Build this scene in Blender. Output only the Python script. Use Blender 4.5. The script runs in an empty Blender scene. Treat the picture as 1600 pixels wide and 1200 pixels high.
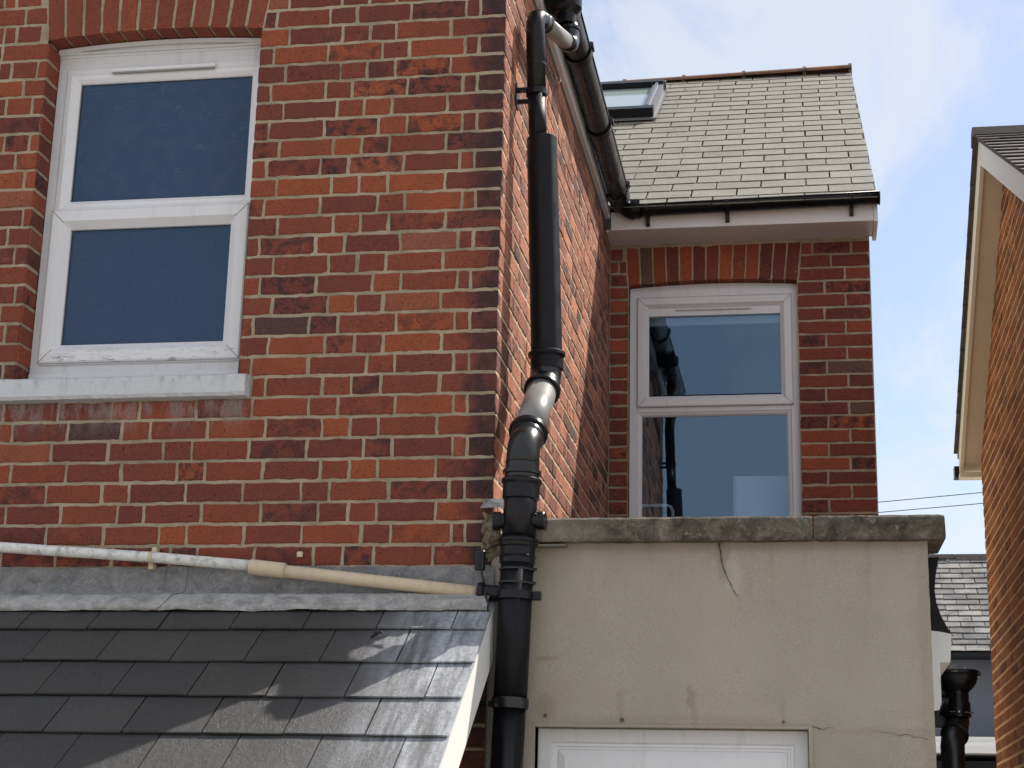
import bpy, math, random
from mathutils import Vector, Matrix, noise
random.seed(7)
S = bpy.context.scene
COL = S.collection

# ------------------------------------------------------------------ camera
RV = Vector((0.9857977, 0.16641926, 0.02252848))
UV = Vector((0.02246268, -0.26360781, 0.96436837))
FV = Vector((-0.16642815, 0.95016607, 0.26360219))
cam = bpy.data.cameras.new('camera')
cam.sensor_width = 36.0
cam.lens = 2696.0 / 1600 * 36
cam.clip_start = 0.05
cam.clip_end = 3000
camo = bpy.data.objects.new('camera', cam)
COL.objects.link(camo)
M = Matrix((RV, UV, -FV)).transposed().to_4x4()
M.translation = Vector((1.04, -5.62, 1.6))
camo.matrix_world = M
S.camera = camo

# ------------------------------------------------------------------ sun, sky, exposure
SUN = Vector((1.0, 0.895, 1.60)).normalized()
sl = bpy.data.lights.new('sun', 'SUN')
sl.energy = 5.0
sl.angle = math.radians(0.6)
sl.color = (1.0, 0.94, 0.86)
so = bpy.data.objects.new('sun', sl)
COL.objects.link(so)
so.rotation_euler = SUN.to_track_quat('Z', 'Y').to_euler()
S.view_settings.view_transform = 'Standard'
S.view_settings.look = 'None'
S.view_settings.gamma = 1
S.view_settings.exposure = 0.44
S.view_settings.use_curve_mapping = False
S.render.resolution_x = 1024
S.render.resolution_y = 768

W = bpy.data.worlds.new('World')
S.world = W
W.use_nodes = True
wt = W.node_tree
wt.nodes.clear()


def wn(t, **k):
    n = wt.nodes.new(t)
    for a, b in k.items():
        setattr(n, a, b)
    return n


wout = wn('ShaderNodeOutputWorld')
wbg = wn('ShaderNodeBackground')
wbg.inputs['Strength'].default_value = 0.125
wt.links.new(wbg.outputs[0], wout.inputs[0])
sky = wn('ShaderNodeTexSky', sky_type='NISHITA', sun_disc=False)
sky.sun_elevation = math.asin(SUN.z)
sky.sun_rotation = math.atan2(SUN.x, SUN.y)
sky.air_density = 1.0
sky.dust_density = 1.2
sky.ozone_density = 1.6
tc = wn('ShaderNodeTexCoord')
sep = wn('ShaderNodeSeparateXYZ')
wt.links.new(tc.outputs['Generated'], sep.inputs[0])
zz = wn('ShaderNodeMath', operation='ADD')
zz.inputs[1].default_value = 0.12
wt.links.new(sep.outputs[2], zz.inputs[0])
zm = wn('ShaderNodeMath', operation='MAXIMUM')
zm.inputs[1].default_value = 0.05
wt.links.new(zz.outputs[0], zm.inputs[0])
dx = wn('ShaderNodeMath', operation='DIVIDE')
dy = wn('ShaderNodeMath', operation='DIVIDE')
for n, i in ((dx, 0), (dy, 1)):
    wt.links.new(sep.outputs[i], n.inputs[0])
    wt.links.new(zm.outputs[0], n.inputs[1])
cmb = wn('ShaderNodeCombineXYZ')
wt.links.new(dx.outputs[0], cmb.inputs[0])
wt.links.new(dy.outputs[0], cmb.inputs[1])
mp = wn('ShaderNodeMapping')
mp.inputs['Scale'].default_value = (2.6, 0.9, 1)
mp.inputs['Rotation'].default_value = (0, 0, 0.5)
mp.inputs['Location'].default_value = (5.3, 0.4, 0)
wt.links.new(cmb.outputs[0], mp.inputs[0])
cn = wn('ShaderNodeTexNoise')
cn.inputs['Scale'].default_value = 1.5
cn.inputs['Detail'].default_value = 9
cn.inputs['Roughness'].default_value = 0.62
cn.inputs['Distortion'].default_value = 0.35
wt.links.new(mp.outputs[0], cn.inputs['Vector'])
cr = wn('ShaderNodeMapRange', interpolation_type='SMOOTHSTEP')
cr.inputs['From Min'].default_value = 0.40
cr.inputs['From Max'].default_value = 0.62
cr.inputs['To Max'].default_value = 0.72
cr.inputs['To Min'].default_value = 0.2
wt.links.new(cn.outputs[0], cr.inputs[0])
cmix = wn('ShaderNodeMixRGB')
# unseen extra cloud behind the camera, added to brighten the shaded walls
bk = wn('ShaderNodeMapRange', interpolation_type='SMOOTHSTEP')
bk.inputs['From Min'].default_value = 0.35
bk.inputs['From Max'].default_value = -0.7
bk.inputs['To Max'].default_value = 0.55
wt.links.new(sep.outputs[1], bk.inputs[0])
cad = wn('ShaderNodeMath', operation='ADD')
cad.use_clamp = True
wt.links.new(cr.outputs[0], cad.inputs[0])
wt.links.new(bk.outputs[0], cad.inputs[1])
wt.links.new(cad.outputs[0], cmix.inputs[0])
wt.links.new(sky.outputs[0], cmix.inputs[1])
cmix.inputs[2].default_value = (5.0, 5.2, 5.6, 1)
wt.links.new(cmix.outputs[0], wbg.inputs['Color'])


# ------------------------------------------------------------------ material helpers
class NT:
    def __init__(s, name):
        s.m = bpy.data.materials.new(name)
        s.m.use_nodes = True
        s.t = s.m.node_tree
        s.t.nodes.clear()
        s.out = s.n('ShaderNodeOutputMaterial')
        s.b = s.n('ShaderNodeBsdfPrincipled')
        s.l(s.b.outputs[0], s.out.inputs[0])
        s._co = None

    def n(s, t, **k):
        q = s.t.nodes.new(t)
        for a, b in k.items():
            setattr(q, a, b)
        return q

    def l(s, a, b):
        s.t.links.new(a, b)

    def co(s):
        if not s._co:
            g = s.n('ShaderNodeNewGeometry')
            s._co = g.outputs['Position']
        return s._co

    def mapped(s, scale=(1, 1, 1), rot=(0, 0, 0), loc=(0, 0, 0)):
        q = s.n('ShaderNodeMapping')
        s.l(s.co(), q.inputs[0])
        q.inputs['Scale'].default_value = scale
        q.inputs['Rotation'].default_value = rot
        q.inputs['Location'].default_value = loc
        return q.outputs[0]

    def noise(s, scale, detail=4, rough=0.55, vec=None, dist=0.0):
        q = s.n('ShaderNodeTexNoise')
        q.inputs['Scale'].default_value = scale
        q.inputs['Detail'].default_value = detail
        q.inputs['Roughness'].default_value = rough
        q.inputs['Distortion'].default_value = dist
        s.l(vec or s.co(), q.inputs['Vector'])
        return q.outputs[0]

    def voro(s, scale, vec=None, feature='F1', out=0):
        q = s.n('ShaderNodeTexVoronoi', feature=feature)
        q.inputs['Scale'].default_value = scale
        s.l(vec or s.co(), q.inputs['Vector'])
        return q.outputs[out]

    def rng(s, v, a, b, c=0.0, d=1.0, smooth=True):
        q = s.n('ShaderNodeMapRange')
        if smooth:
            q.interpolation_type = 'SMOOTHSTEP'
        q.inputs['From Min'].default_value = a
        q.inputs['From Max'].default_value = b
        q.inputs['To Min'].default_value = c
        q.inputs['To Max'].default_value = d
        s.l(v, q.inputs[0])
        return q.outputs[0]

    def math(s, op, a, b=None):
        q = s.n('ShaderNodeMath', operation=op)
        for i, v in enumerate((a, b)):
            if v is None:
                continue
            if isinstance(v, (int, float)):
                q.inputs[i].default_value = v
            else:
                s.l(v, q.inputs[i])
        return q.outputs[0]

    def ramp(s, v, stops, interp='LINEAR'):
        q = s.n('ShaderNodeValToRGB')
        cr = q.color_ramp
        cr.interpolation = interp
        while len(cr.elements) < len(stops):
            cr.elements.new(0.5)
        for e, (p, c) in zip(cr.elements, stops):
            e.position = p
            e.color = (*c, 1)
        s.l(v, q.inputs[0])
        return q.outputs[0]

    def mix(s, f, a, b, mode='MIX'):
        q = s.n('ShaderNodeMixRGB', blend_type=mode)
        for i, v in enumerate((f, a, b)):
            if isinstance(v, (int, float)):
                q.inputs[i].default_value = v
            elif isinstance(v, tuple):
                q.inputs[i].default_value = (*v, 1)
            else:
                s.l(v, q.inputs[i])
        return q.outputs[0]

    def attr(s, name, ch=None):
        q = s.n('ShaderNodeAttribute', attribute_name=name)
        if ch is None:
            return q.outputs['Color']
        r = s.n('ShaderNodeSeparateColor')
        s.l(q.outputs['Color'], r.inputs[0])
        return r.outputs[ch]

    def xyz(s, ch):
        r = s.n('ShaderNodeSeparateXYZ')
        s.l(s.co(), r.inputs[0])
        return r.outputs[ch]

    def bump(s, h, strength=0.4, dist=0.003, prev=None):
        q = s.n('ShaderNodeBump')
        q.inputs['Strength'].default_value = strength
        q.inputs['Distance'].default_value = dist
        s.l(h, q.inputs['Height'])
        if prev:
            s.l(prev, q.inputs['Normal'])
        s.l(q.outputs[0], s.b.inputs['Normal'])
        return q.outputs[0]

    def fin(s, color=None, rough=0.8, spec=0.3, **k):
        if color is not None:
            if isinstance(color, tuple):
                s.b.inputs['Base Color'].default_value = (*color, 1)
            else:
                s.l(color, s.b.inputs['Base Color'])
        if isinstance(rough, (int, float)):
            s.b.inputs['Roughness'].default_value = rough
        else:
            s.l(rough, s.b.inputs['Roughness'])
        s.b.inputs['Specular IOR Level'].default_value = spec
        for a, v in k.items():
            s.b.inputs[a].default_value = v
        return s.m


def brick_mat(name, stops, soot_x=False, mottle=0.5, pale=0.25):
    t = NT(name)
    a = t.attr('tint', 0)
    g = t.attr('tint', 1)
    base = t.ramp(a, stops)
    base = t.mix(t.rng(t.noise(9, 5, 0.6), 0.35, 0.75, 0, mottle), base, t.mix(0.55, base, (0.085, 0.045, 0.045)))
    # fire-darkened patches, stronger on bricks with a high second tint value
    blot = t.rng(t.noise(22, 6, 0.65, dist=0.5), 0.42, 0.62)
    blot = t.math('MULTIPLY', blot, t.rng(g, 0.55, 1.0))
    if soot_x:
        sx = t.rng(t.math('ADD', t.xyz(0), t.math('MULTIPLY', t.noise(14, 4), 0.20)), -0.05, 0.06)
        sx = t.math('MULTIPLY', sx, t.rng(t.noise(9, 3), 0.3, 0.55, 0.35, 1))
        blot = t.math('MAXIMUM', blot, sx)
    base = t.mix(t.math('MULTIPLY', blot, 0.85), base, (0.035, 0.027, 0.032))
    eff = t.rng(t.noise(34, 6, 0.7), 0.58, 0.72, 0, pale)
    eff = t.math('MULTIPLY', eff, t.rng(t.noise(4.3, 2), 0.42, 0.62))
    base = t.mix(eff, base, (0.42, 0.33, 0.28))
    if soot_x:
        # lime washed down from the underside of the sill
        sm = t.math('MULTIPLY', t.rng(t.xyz(2), 2.98, 3.13), t.rng(t.xyz(2), 3.14, 3.18, 1, 0))
        sm = t.math('MULTIPLY', sm, t.rng(t.xyz(0), -0.9, -0.86, 1, 0))
        sm = t.math('MULTIPLY', sm, t.rng(t.noise(1, 6, 0.7, t.mapped((30, 5, 7))), 0.40, 0.62, 0, 0.75))
        base = t.mix(sm, base, (0.30, 0.27, 0.27))
    fine = t.noise(260, 3, 0.6)
    base = t.mix(0.75, base, t.mix(1.0, base, t.ramp(fine, [(0.25, (0.45, 0.42, 0.42)), (0.75, (1.5, 1.45, 1.4))]), 'MULTIPLY'))
    pit = t.rng(t.noise(95, 4, 0.65), 0.30, 0.44, 0.35, 1)
    base = t.mix(1.0, base, pit, 'MULTIPLY')
    h = t.math('ADD', t.math('MULTIPLY', t.noise(60, 5, 0.65), 1.0), t.math('MULTIPLY', fine, 0.5))
    t.bump(h, 1.0, 0.006)
    return t.fin(base, 0.88, 0.2)


def mortar_mat(name, c1, c2):
    t = NT(name)
    c = t.mix(t.rng(t.noise(7, 5, 0.6), 0.35, 0.7), c1, c2)
    c = t.mix(t.rng(t.noise(38, 5, 0.7), 0.55, 0.75, 0, 0.6), c, (0.12, 0.10, 0.075))
    c = t.mix(0.5, c, t.mix(1.0, c, t.ramp(t.noise(300, 2), [(0.2, (0.5, 0.5, 0.5)), (0.8, (1.4, 1.4, 1.4))]), 'MULTIPLY'))
    t.bump(t.noise(90, 6, 0.7), 1.0, 0.006)
    return t.fin(c, 0.95, 0.1)


def paint_mat(name, c, dirt=(0.2, 0.18, 0.15), amt=0.25, rough=0.4, spec=0.4, streak=0.4):
    t = NT(name)
    v = t.mapped((28, 28, 3))
    d = t.math('MULTIPLY', t.rng(t.noise(1, 5, 0.65, v), 0.5, 0.8), streak)
    d2 = t.math('MULTIPLY', t.rng(t.noise(16, 7, 0.75), 0.52, 0.78), amt)
    col = t.mix(t.math('MAXIMUM', d, d2), c, dirt)
    t.bump(t.noise(50, 4), 0.12, 0.002)
    return t.fin(col, rough, spec)


def plastic_mat(name, c, rough=0.35, dust=0.25, dustc=(0.16, 0.155, 0.15), spec=0.5):
    t = NT(name)
    v = t.mapped((40, 40, 2.5))
    d = t.math('MULTIPLY', t.rng(t.noise(1, 5, 0.7, v), 0.45, 0.85), dust)
    d2 = t.math('MULTIPLY', t.rng(t.noise(45, 6, 0.75), 0.5, 0.8), dust)
    col = t.mix(t.math('ADD', d, d2), c, dustc)
    t.bump(t.noise(18, 3), 0.06, 0.004)
    return t.fin(col, t.rng(t.noise(12, 4), 0.3, 0.7, rough * 0.8, rough * 1.3), spec)


MB_ = {}
MB_['brick'] = brick_mat('red_brick', [(0, (0.155, 0.048, 0.035)), (0.35, (0.210, 0.058, 0.037)), (0.70, (0.260, 0.069, 0.040)),
                                        (0.88, (0.32, 0.085, 0.040)), (0.94, (0.26, 0.105, 0.078)), (1.0, (0.095, 0.05, 0.048))], soot_x=True)
MB_['brick_rear'] = brick_mat('shade_lifted_red_brick', [(0, (0.155, 0.05, 0.036)), (0.4, (0.22, 0.062, 0.04)), (0.75, (0.28, 0.074, 0.042)), (0.92, (0.37, 0.10, 0.05)), (1.0, (0.16, 0.085, 0.07))], mottle=0.35, pale=0.5)  # redder brick, its ramp also lifted to offset the shaded corner
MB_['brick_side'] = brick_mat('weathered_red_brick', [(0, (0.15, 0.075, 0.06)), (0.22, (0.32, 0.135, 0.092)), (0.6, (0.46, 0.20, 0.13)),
                                                   (0.85, (0.56, 0.235, 0.14)), (1.0, (0.12, 0.085, 0.075))], mottle=0.9, pale=0.75)  # pinkish mottled brick, ramp also raised to carry the wall's sunlight
MB_['brick_new'] = brick_mat('orange_brick', [(0, (0.28, 0.10, 0.045)), (0.4, (0.40, 0.145, 0.055)), (0.75, (0.50, 0.19, 0.07)), (1.0, (0.20, 0.085, 0.05))], mottle=0.4, pale=0.1)
MB_['mortar'] = mortar_mat('lime_mortar', (0.42, 0.35, 0.25), (0.27, 0.225, 0.155))
MB_['mortar_pale'] = mortar_mat('sunlit_side_mortar', (0.58, 0.46, 0.32), (0.44, 0.34, 0.235))  # paler copy of the lime mortar, side wall's sunlight put into its colour
MB_['mortar_new'] = mortar_mat('buff_mortar', (0.80, 0.52, 0.30), (0.68, 0.42, 0.24))
MB_['upvc'] = paint_mat('white_upvc', (0.68, 0.685, 0.71), (0.30, 0.27, 0.23), 0.18, 0.3, 0.45, 0.22)
t = NT('weathered_upvc')
c = t.mix(t.math('MULTIPLY', t.rng(t.noise(1, 6, 0.7, t.mapped((28, 28, 3))), 0.5, 0.8), 0.2), (0.66, 0.665, 0.69), (0.30, 0.27, 0.23))
gr_ = t.math('MULTIPLY', t.rng(t.xyz(2), 3.30, 3.385, 1, 0), t.rng(t.noise(1, 7, 0.8, t.mapped((18, 18, 75))), 0.52, 0.62))
c = t.mix(t.math('MULTIPLY', gr_, 0.75), c, (0.16, 0.13, 0.10))
MB_['upvc_weathered'] = t.fin(c, 0.32, 0.45)
MB_['upvc_dirty'] = paint_mat('grimy_white_upvc', (0.60, 0.605, 0.62), (0.26, 0.23, 0.17), 0.35, 0.4, 0.4, 0.28)
MB_['fascia'] = paint_mat('white_fascia', (0.70, 0.685, 0.695), (0.3, 0.26, 0.23), 0.2, 0.4, 0.4, 0.15)
MB_['cream_board'] = paint_mat('cream_board', (0.80, 0.75, 0.62), (0.4, 0.34, 0.24), 0.2, 0.5, 0.3, 0.15)
MB_['tan_board'] = paint_mat('tan_board', (0.72, 0.63, 0.48), (0.4, 0.32, 0.22), 0.2, 0.5, 0.3, 0.1)
MB_['white_board'] = paint_mat('white_board', (0.72, 0.72, 0.70), (0.25, 0.23, 0.19), 0.15, 0.45, 0.4, 0.08)
MB_['black'] = plastic_mat('black_plastic', (0.006, 0.006, 0.008), 0.28, 0.04, spec=0.28)
MB_['black_matt'] = plastic_mat('matt_black_plastic', (0.006, 0.006, 0.009), 0.42, 0.03, spec=0.2)
MB_['black_grey'] = plastic_mat('weathered_black_plastic', (0.008, 0.0078, 0.008), 0.28, 0.08, (0.08, 0.075, 0.07))
MB_['rubber'] = plastic_mat('black_rubber', (0.012, 0.012, 0.012), 0.55, 0.15)
MB_['grey_plastic'] = plastic_mat('grey_plastic', (0.20, 0.195, 0.185), 0.33, 0.25, (0.28, 0.27, 0.25))  # grey base carries the sunlit sheen of the sloping pipes
MB_['cream_pipe'] = plastic_mat('cream_plastic', (0.58, 0.48, 0.34), 0.5, 0.45, (0.36, 0.27, 0.16), 0.4)
MB_['steel'] = NT('zinc_steel').fin((0.5, 0.49, 0.46), 0.4, 0.5, Metallic=0.9)
MB_['dark'] = NT('dark_void').fin((0.012, 0.013, 0.016), 0.7, 0.2)

# grimy white pipe: grime on the underside where it stays damp
t = NT('grimy_white_plastic')
g = t.rng(t.noise(30, 7, 0.75), 0.45, 0.72)
c = t.mix(t.math('MULTIPLY', g, 0.75), (0.68, 0.68, 0.66), (0.12, 0.12, 0.10))
MB_['white_pipe'] = t.fin(c, 0.45, 0.4)

# old paint on the sill
t = NT('peeling_sill_paint')
v = t.mapped((22, 22, 9))
n1 = t.math('MULTIPLY', t.rng(t.noise(1, 8, 0.72, v), 0.50, 0.70), t.rng(t.xyz(2), 3.16, 3.205, 0.15, 0.9))
n2 = t.rng(t.noise(70, 6, 0.8), 0.56, 0.72, 0, 0.8)
c = t.mix(n2, (0.56, 0.58, 0.61), (0.32, 0.30, 0.27))
c = t.mix(t.math('MULTIPLY', n1, 0.75), c, (0.20, 0.19, 0.18))
t.bump(t.noise(40, 7, 0.7), 1.0, 0.008)
MB_['sill'] = t.fin(c, 0.7, 0.3)

# slates
def slate_mat(name, c1, c2, lichen, amt, rough, streaks=False, wet=0.35, blot=False):
    t = NT(name)
    a = t.attr('tint', 0)
    c = t.mix(a, c1, c2)
    c = t.mix(t.rng(t.noise(6, 5, 0.6), 0.35, 0.75, 0, 0.5), c, t.mix(0.5, c, (0.02, 0.022, 0.025)))
    if blot:
        c = t.mix(t.rng(t.noise(2.6, 7, 0.75), 0.45, 0.62, 0, 0.75), c, (0.07, 0.068, 0.065))
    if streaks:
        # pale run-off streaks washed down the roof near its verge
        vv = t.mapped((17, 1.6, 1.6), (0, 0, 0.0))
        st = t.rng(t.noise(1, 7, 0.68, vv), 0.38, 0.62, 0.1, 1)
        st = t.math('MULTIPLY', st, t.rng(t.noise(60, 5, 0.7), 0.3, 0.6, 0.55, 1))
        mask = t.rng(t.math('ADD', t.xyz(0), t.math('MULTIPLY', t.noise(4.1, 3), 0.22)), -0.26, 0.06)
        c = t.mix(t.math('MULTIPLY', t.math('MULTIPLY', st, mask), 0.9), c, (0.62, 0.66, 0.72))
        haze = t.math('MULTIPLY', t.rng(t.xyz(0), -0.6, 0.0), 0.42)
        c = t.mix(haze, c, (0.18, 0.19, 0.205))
    li = t.rng(t.noise(75, 6, 0.75), 0.60, 0.72, 0, amt)
    c = t.mix(li, c, lichen)
    fine = t.noise(330, 3, 0.6)
    c = t.mix(0.5, c, t.mix(1.0, c, t.ramp(fine, [(0.2, (0.4, 0.4, 0.4)), (0.8, (1.6, 1.6, 1.6))]), 'MULTIPLY'))
    h = t.math('ADD', t.noise(30, 7, 0.72), t.math('MULTIPLY', fine, 0.4))
    t.bump(h, 0.9, 0.007)
    return t.fin(c, rough, wet)


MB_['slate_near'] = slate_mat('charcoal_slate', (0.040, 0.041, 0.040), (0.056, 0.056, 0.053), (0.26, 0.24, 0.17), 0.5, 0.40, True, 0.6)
MB_['slate_roof'] = slate_mat('warm_grey_slate', (0.205, 0.188, 0.155), (0.245, 0.227, 0.190), (0.36, 0.34, 0.28), 0.45, 0.7)  # the slates' own warm grey
MB_['slate_far'] = slate_mat('patchy_old_slate', (0.13, 0.13, 0.13), (0.27, 0.262, 0.245), (0.45, 0.42, 0.36), 0.5, 0.8, blot=True)
MB_['slate_dark'] = slate_mat('brown_grey_slate', (0.10, 0.085, 0.08), (0.17, 0.15, 0.14), (0.2, 0.19, 0.15), 0.3, 0.8)

# lead
t = NT('old_lead')
n1 = t.noise(11, 8, 0.7, dist=0.8)
c = t.ramp(n1, [(0.30, (0.15, 0.15, 0.148)), (0.45, (0.27, 0.268, 0.262)), (0.58, (0.37, 0.365, 0.355)), (0.72, (0.50, 0.49, 0.47))])
sc = t.rng(t.noise(38, 8, 0.82, dist=1.6), 0.53, 0.62, 0, 0.75)
c = t.mix(sc, c, (0.52, 0.52, 0.52))
dk = t.rng(t.noise(26, 7, 0.75, dist=0.6), 0.60, 0.70, 0, 0.7)
c = t.mix(dk, c, (0.05, 0.052, 0.05))
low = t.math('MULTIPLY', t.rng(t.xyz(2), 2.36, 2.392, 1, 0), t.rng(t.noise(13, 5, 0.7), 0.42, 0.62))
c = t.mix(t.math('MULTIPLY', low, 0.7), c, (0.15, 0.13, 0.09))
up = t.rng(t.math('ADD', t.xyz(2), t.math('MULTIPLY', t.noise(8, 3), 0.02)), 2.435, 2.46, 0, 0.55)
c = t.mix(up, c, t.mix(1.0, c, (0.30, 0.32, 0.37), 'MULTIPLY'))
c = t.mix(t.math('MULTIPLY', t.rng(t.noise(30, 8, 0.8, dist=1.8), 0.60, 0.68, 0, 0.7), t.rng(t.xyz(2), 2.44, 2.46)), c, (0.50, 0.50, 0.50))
t.bump(t.noise(28, 7, 0.7), 0.9, 0.010)
MB_['lead'] = t.fin(c, 0.65, 0.3)

MB_['lead_clean'] = NT('grey_aluminium_cladding').fin((0.17, 0.17, 0.18), 0.4, 0.5, Metallic=0.3)
# ridge clay
t = NT('clay_ridge')
c = t.mix(t.rng(t.noise(9, 6, 0.7), 0.35, 0.65), (0.22, 0.10, 0.055), (0.10, 0.07, 0.055))
t.bump(t.noise(60, 5), 0.8, 0.005)
MB_['clay'] = t.fin(c, 0.9, 0.2)

# coping concrete
t = NT('lichened_concrete')
n1 = t.noise(13, 8, 0.72, dist=0.9)
c = t.ramp(n1, [(0.34, (0.045, 0.038, 0.030)), (0.48, (0.10, 0.086, 0.070)), (0.60, (0.17, 0.15, 0.128)), (0.74, (0.31, 0.28, 0.24))])
c = t.mix(t.rng(t.noise(60, 7, 0.8), 0.57, 0.66, 0, 0.7), c, (0.36, 0.335, 0.28))
c = t.mix(t.rng(t.xyz(0), 0.1, 0.5, 0.55, 0), c, (0.36, 0.34, 0.28))
c = t.mix(t.rng(t.noise(170, 3, 0.7), 0.58, 0.7, 0, 0.7), c, (0.05, 0.045, 0.04))
t.bump(t.noise(55, 7, 0.75), 1.0, 0.010)
MB_['coping'] = t.fin(c, 0.95, 0.15)

# render wall with stains of its own
t = NT('cream_render')
c = t.mix(t.rng(t.noise(2.2, 6, 0.6), 0.35, 0.7), (0.375, 0.340, 0.288), (0.32, 0.291, 0.248))
c = t.mix(t.rng(t.noise(6, 6, 0.65), 0.45, 0.75, 0, 0.5), c, (0.36, 0.31, 0.235))
c = t.mix(t.rng(t.noise(0.9, 2, 0.5), 0.4, 0.65, 0, 0.35), c, (0.40, 0.355, 0.28))


def ell(x, z, rx, rz, k):
    a = t.math('DIVIDE', t.math('SUBTRACT', t.math('ADD', t.xyz(0), t.math('MULTIPLY', t.math('SUBTRACT', t.noise(25, 4), 0.5), 0.05)), x), rx)
    b = t.math('DIVIDE', t.math('SUBTRACT', t.xyz(2), z), rz)
    d = t.math('ADD', t.math('MULTIPLY', a, a), t.math('MULTIPLY', b, b))
    return t.rng(d, 0.15, 1.0, k, 0)


for (x, z, rx, rz, k) in ((0.191, 2.065, 0.045, 0.06, 0.6), (0.435, 2.075, 0.016, 0.07, 0.4), (0.663, 2.10, 0.018, 0.055, 0.65), (0.672, 2.03, 0.014, 0.05, 0.3),
                      (0.954, 2.06, 0.012, 0.06, 0.3), (0.6, 2.02, 0.5, 0.035, 0.3), (0.768, 2.56, 0.03, 0.11, 0.5), (1.41, 2.2, 0.035, 0.9, 0.3), (0.7, 2.60, 1.0, 0.035, 0.45),
                      (0.2, 2.55, 0.12, 0.10, 0.25), (1.30, 2.0, 0.25, 0.02, 0.25), (0.19, 2.225, 0.05, 0.01, 0.6)):
    c = t.mix(ell(x, z, rx, rz, k * .62), c, (0.22, 0.18, 0.125))
c = t.mix(ell(0.80, 2.50, 0.035, 0.09, 0.4), c, (0.45, 0.43, 0.38))
run = t.math('MULTIPLY', t.rng(t.noise(1, 6, 0.7, t.mapped((16, 4, 1.6))), 0.50, 0.75, 0, 0.45), t.rng(t.xyz(2), 2.25, 2.60))
c = t.mix(run, c, (0.20, 0.175, 0.135))
fine = t.noise(420, 3, 0.7)
c = t.mix(0.75, c, t.mix(1.0, c, t.ramp(fine, [(0.2, (0.5, 0.5, 0.5)), (0.8, (1.5, 1.5, 1.5))]), 'MULTIPLY'))
h = t.math('ADD', t.math('MULTIPLY', t.noise(8, 3), 0.6), t.math('ADD', t.noise(160, 4, 0.7), fine))
t.bump(h, 0.55, 0.005)
MB_['render'] = t.fin(c, 0.95, 0.1)

t = NT('pale_side_render')
c = t.mix(t.noise(10, 5), (0.45, 0.42, 0.36), (0.33, 0.30, 0.25))
MB_['render_pale'] = t.fin(c, 0.95, 0.1)
t = NT('grey_wall_paint')
c = t.mix(t.rng(t.noise(1.2, 4), 0.35, 0.7), (0.10, 0.11, 0.135), (0.125, 0.135, 0.16))
MB_['grey_wall'] = t.fin(c, 0.8, 0.2)
t = NT('concrete_paving')
c = t.mix(t.noise(1.5, 6), (0.42, 0.39, 0.34), (0.32, 0.30, 0.26))
t.bump(t.noise(40, 5), 0.5, 0.01)
MB_['paving'] = t.fin(c, 0.95, 0.1)
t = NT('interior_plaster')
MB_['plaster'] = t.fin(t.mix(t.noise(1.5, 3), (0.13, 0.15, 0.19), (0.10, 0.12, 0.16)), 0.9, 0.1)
MB_['cabinet'] = NT('white_cabinet_paint').fin((0.80, 0.84, 0.86), 0.5, 0.3)
MB_['leaf'] = NT('dry_weed').fin((0.45, 0.42, 0.34), 0.8, 0.1)
MB_['crack'] = NT('crack_shadowed_gap').fin((0.10, 0.085, 0.065), 0.95, 0.05)
t = NT('rubble_mortar')
c = t.ramp(t.noise(45, 6, 0.75), [(0.35, (0.10, 0.07, 0.035)), (0.5, (0.24, 0.20, 0.14)), (0.65, (0.40, 0.36, 0.28))])
t.bump(t.noise(70, 6, 0.75), 1.0, 0.02)
MB_['rubble'] = t.fin(c, 0.95, 0.1)


def glass_mat(name, refl, tint):
    t = NT(name)
    t.t.nodes.remove(t.b)
    tr = t.n('ShaderNodeBsdfTransparent')
    tr.inputs[0].default_value = (*tint, 1)
    gl = t.n('ShaderNodeBsdfGlossy')
    gl.inputs['Roughness'].default_value = 0.0
    gl.inputs['Color'].default_value = (0.52, 0.76, 1.0, 1)  # blue tint paints a bluer sky into the reflection
    bp = t.n('ShaderNodeBump')
    bp.inputs['Strength'].default_value = 0.04
    bp.inputs['Distance'].default_value = 0.003
    t.l(t.noise(2.5, 2), bp.inputs['Height'])
    t.l(bp.outputs[0], gl.inputs['Normal'])
    lw = t.n('ShaderNodeFresnel')
    lw.inputs['IOR'].default_value = 1.5
    f = t.math('ADD', t.math('MULTIPLY', lw.outputs[0], 1.0), refl)
    mx = t.n('ShaderNodeMixShader')
    t.l(f, mx.inputs[0])
    t.l(tr.outputs[0], mx.inputs[1])
    t.l(gl.outputs[0], mx.inputs[2])
    t.l(mx.outputs[0], t.out.inputs[0])
    return t.m


MB_['glass'] = glass_mat('clear_double_glazing', 0.055, (0.82, 0.88, 0.94))


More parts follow.
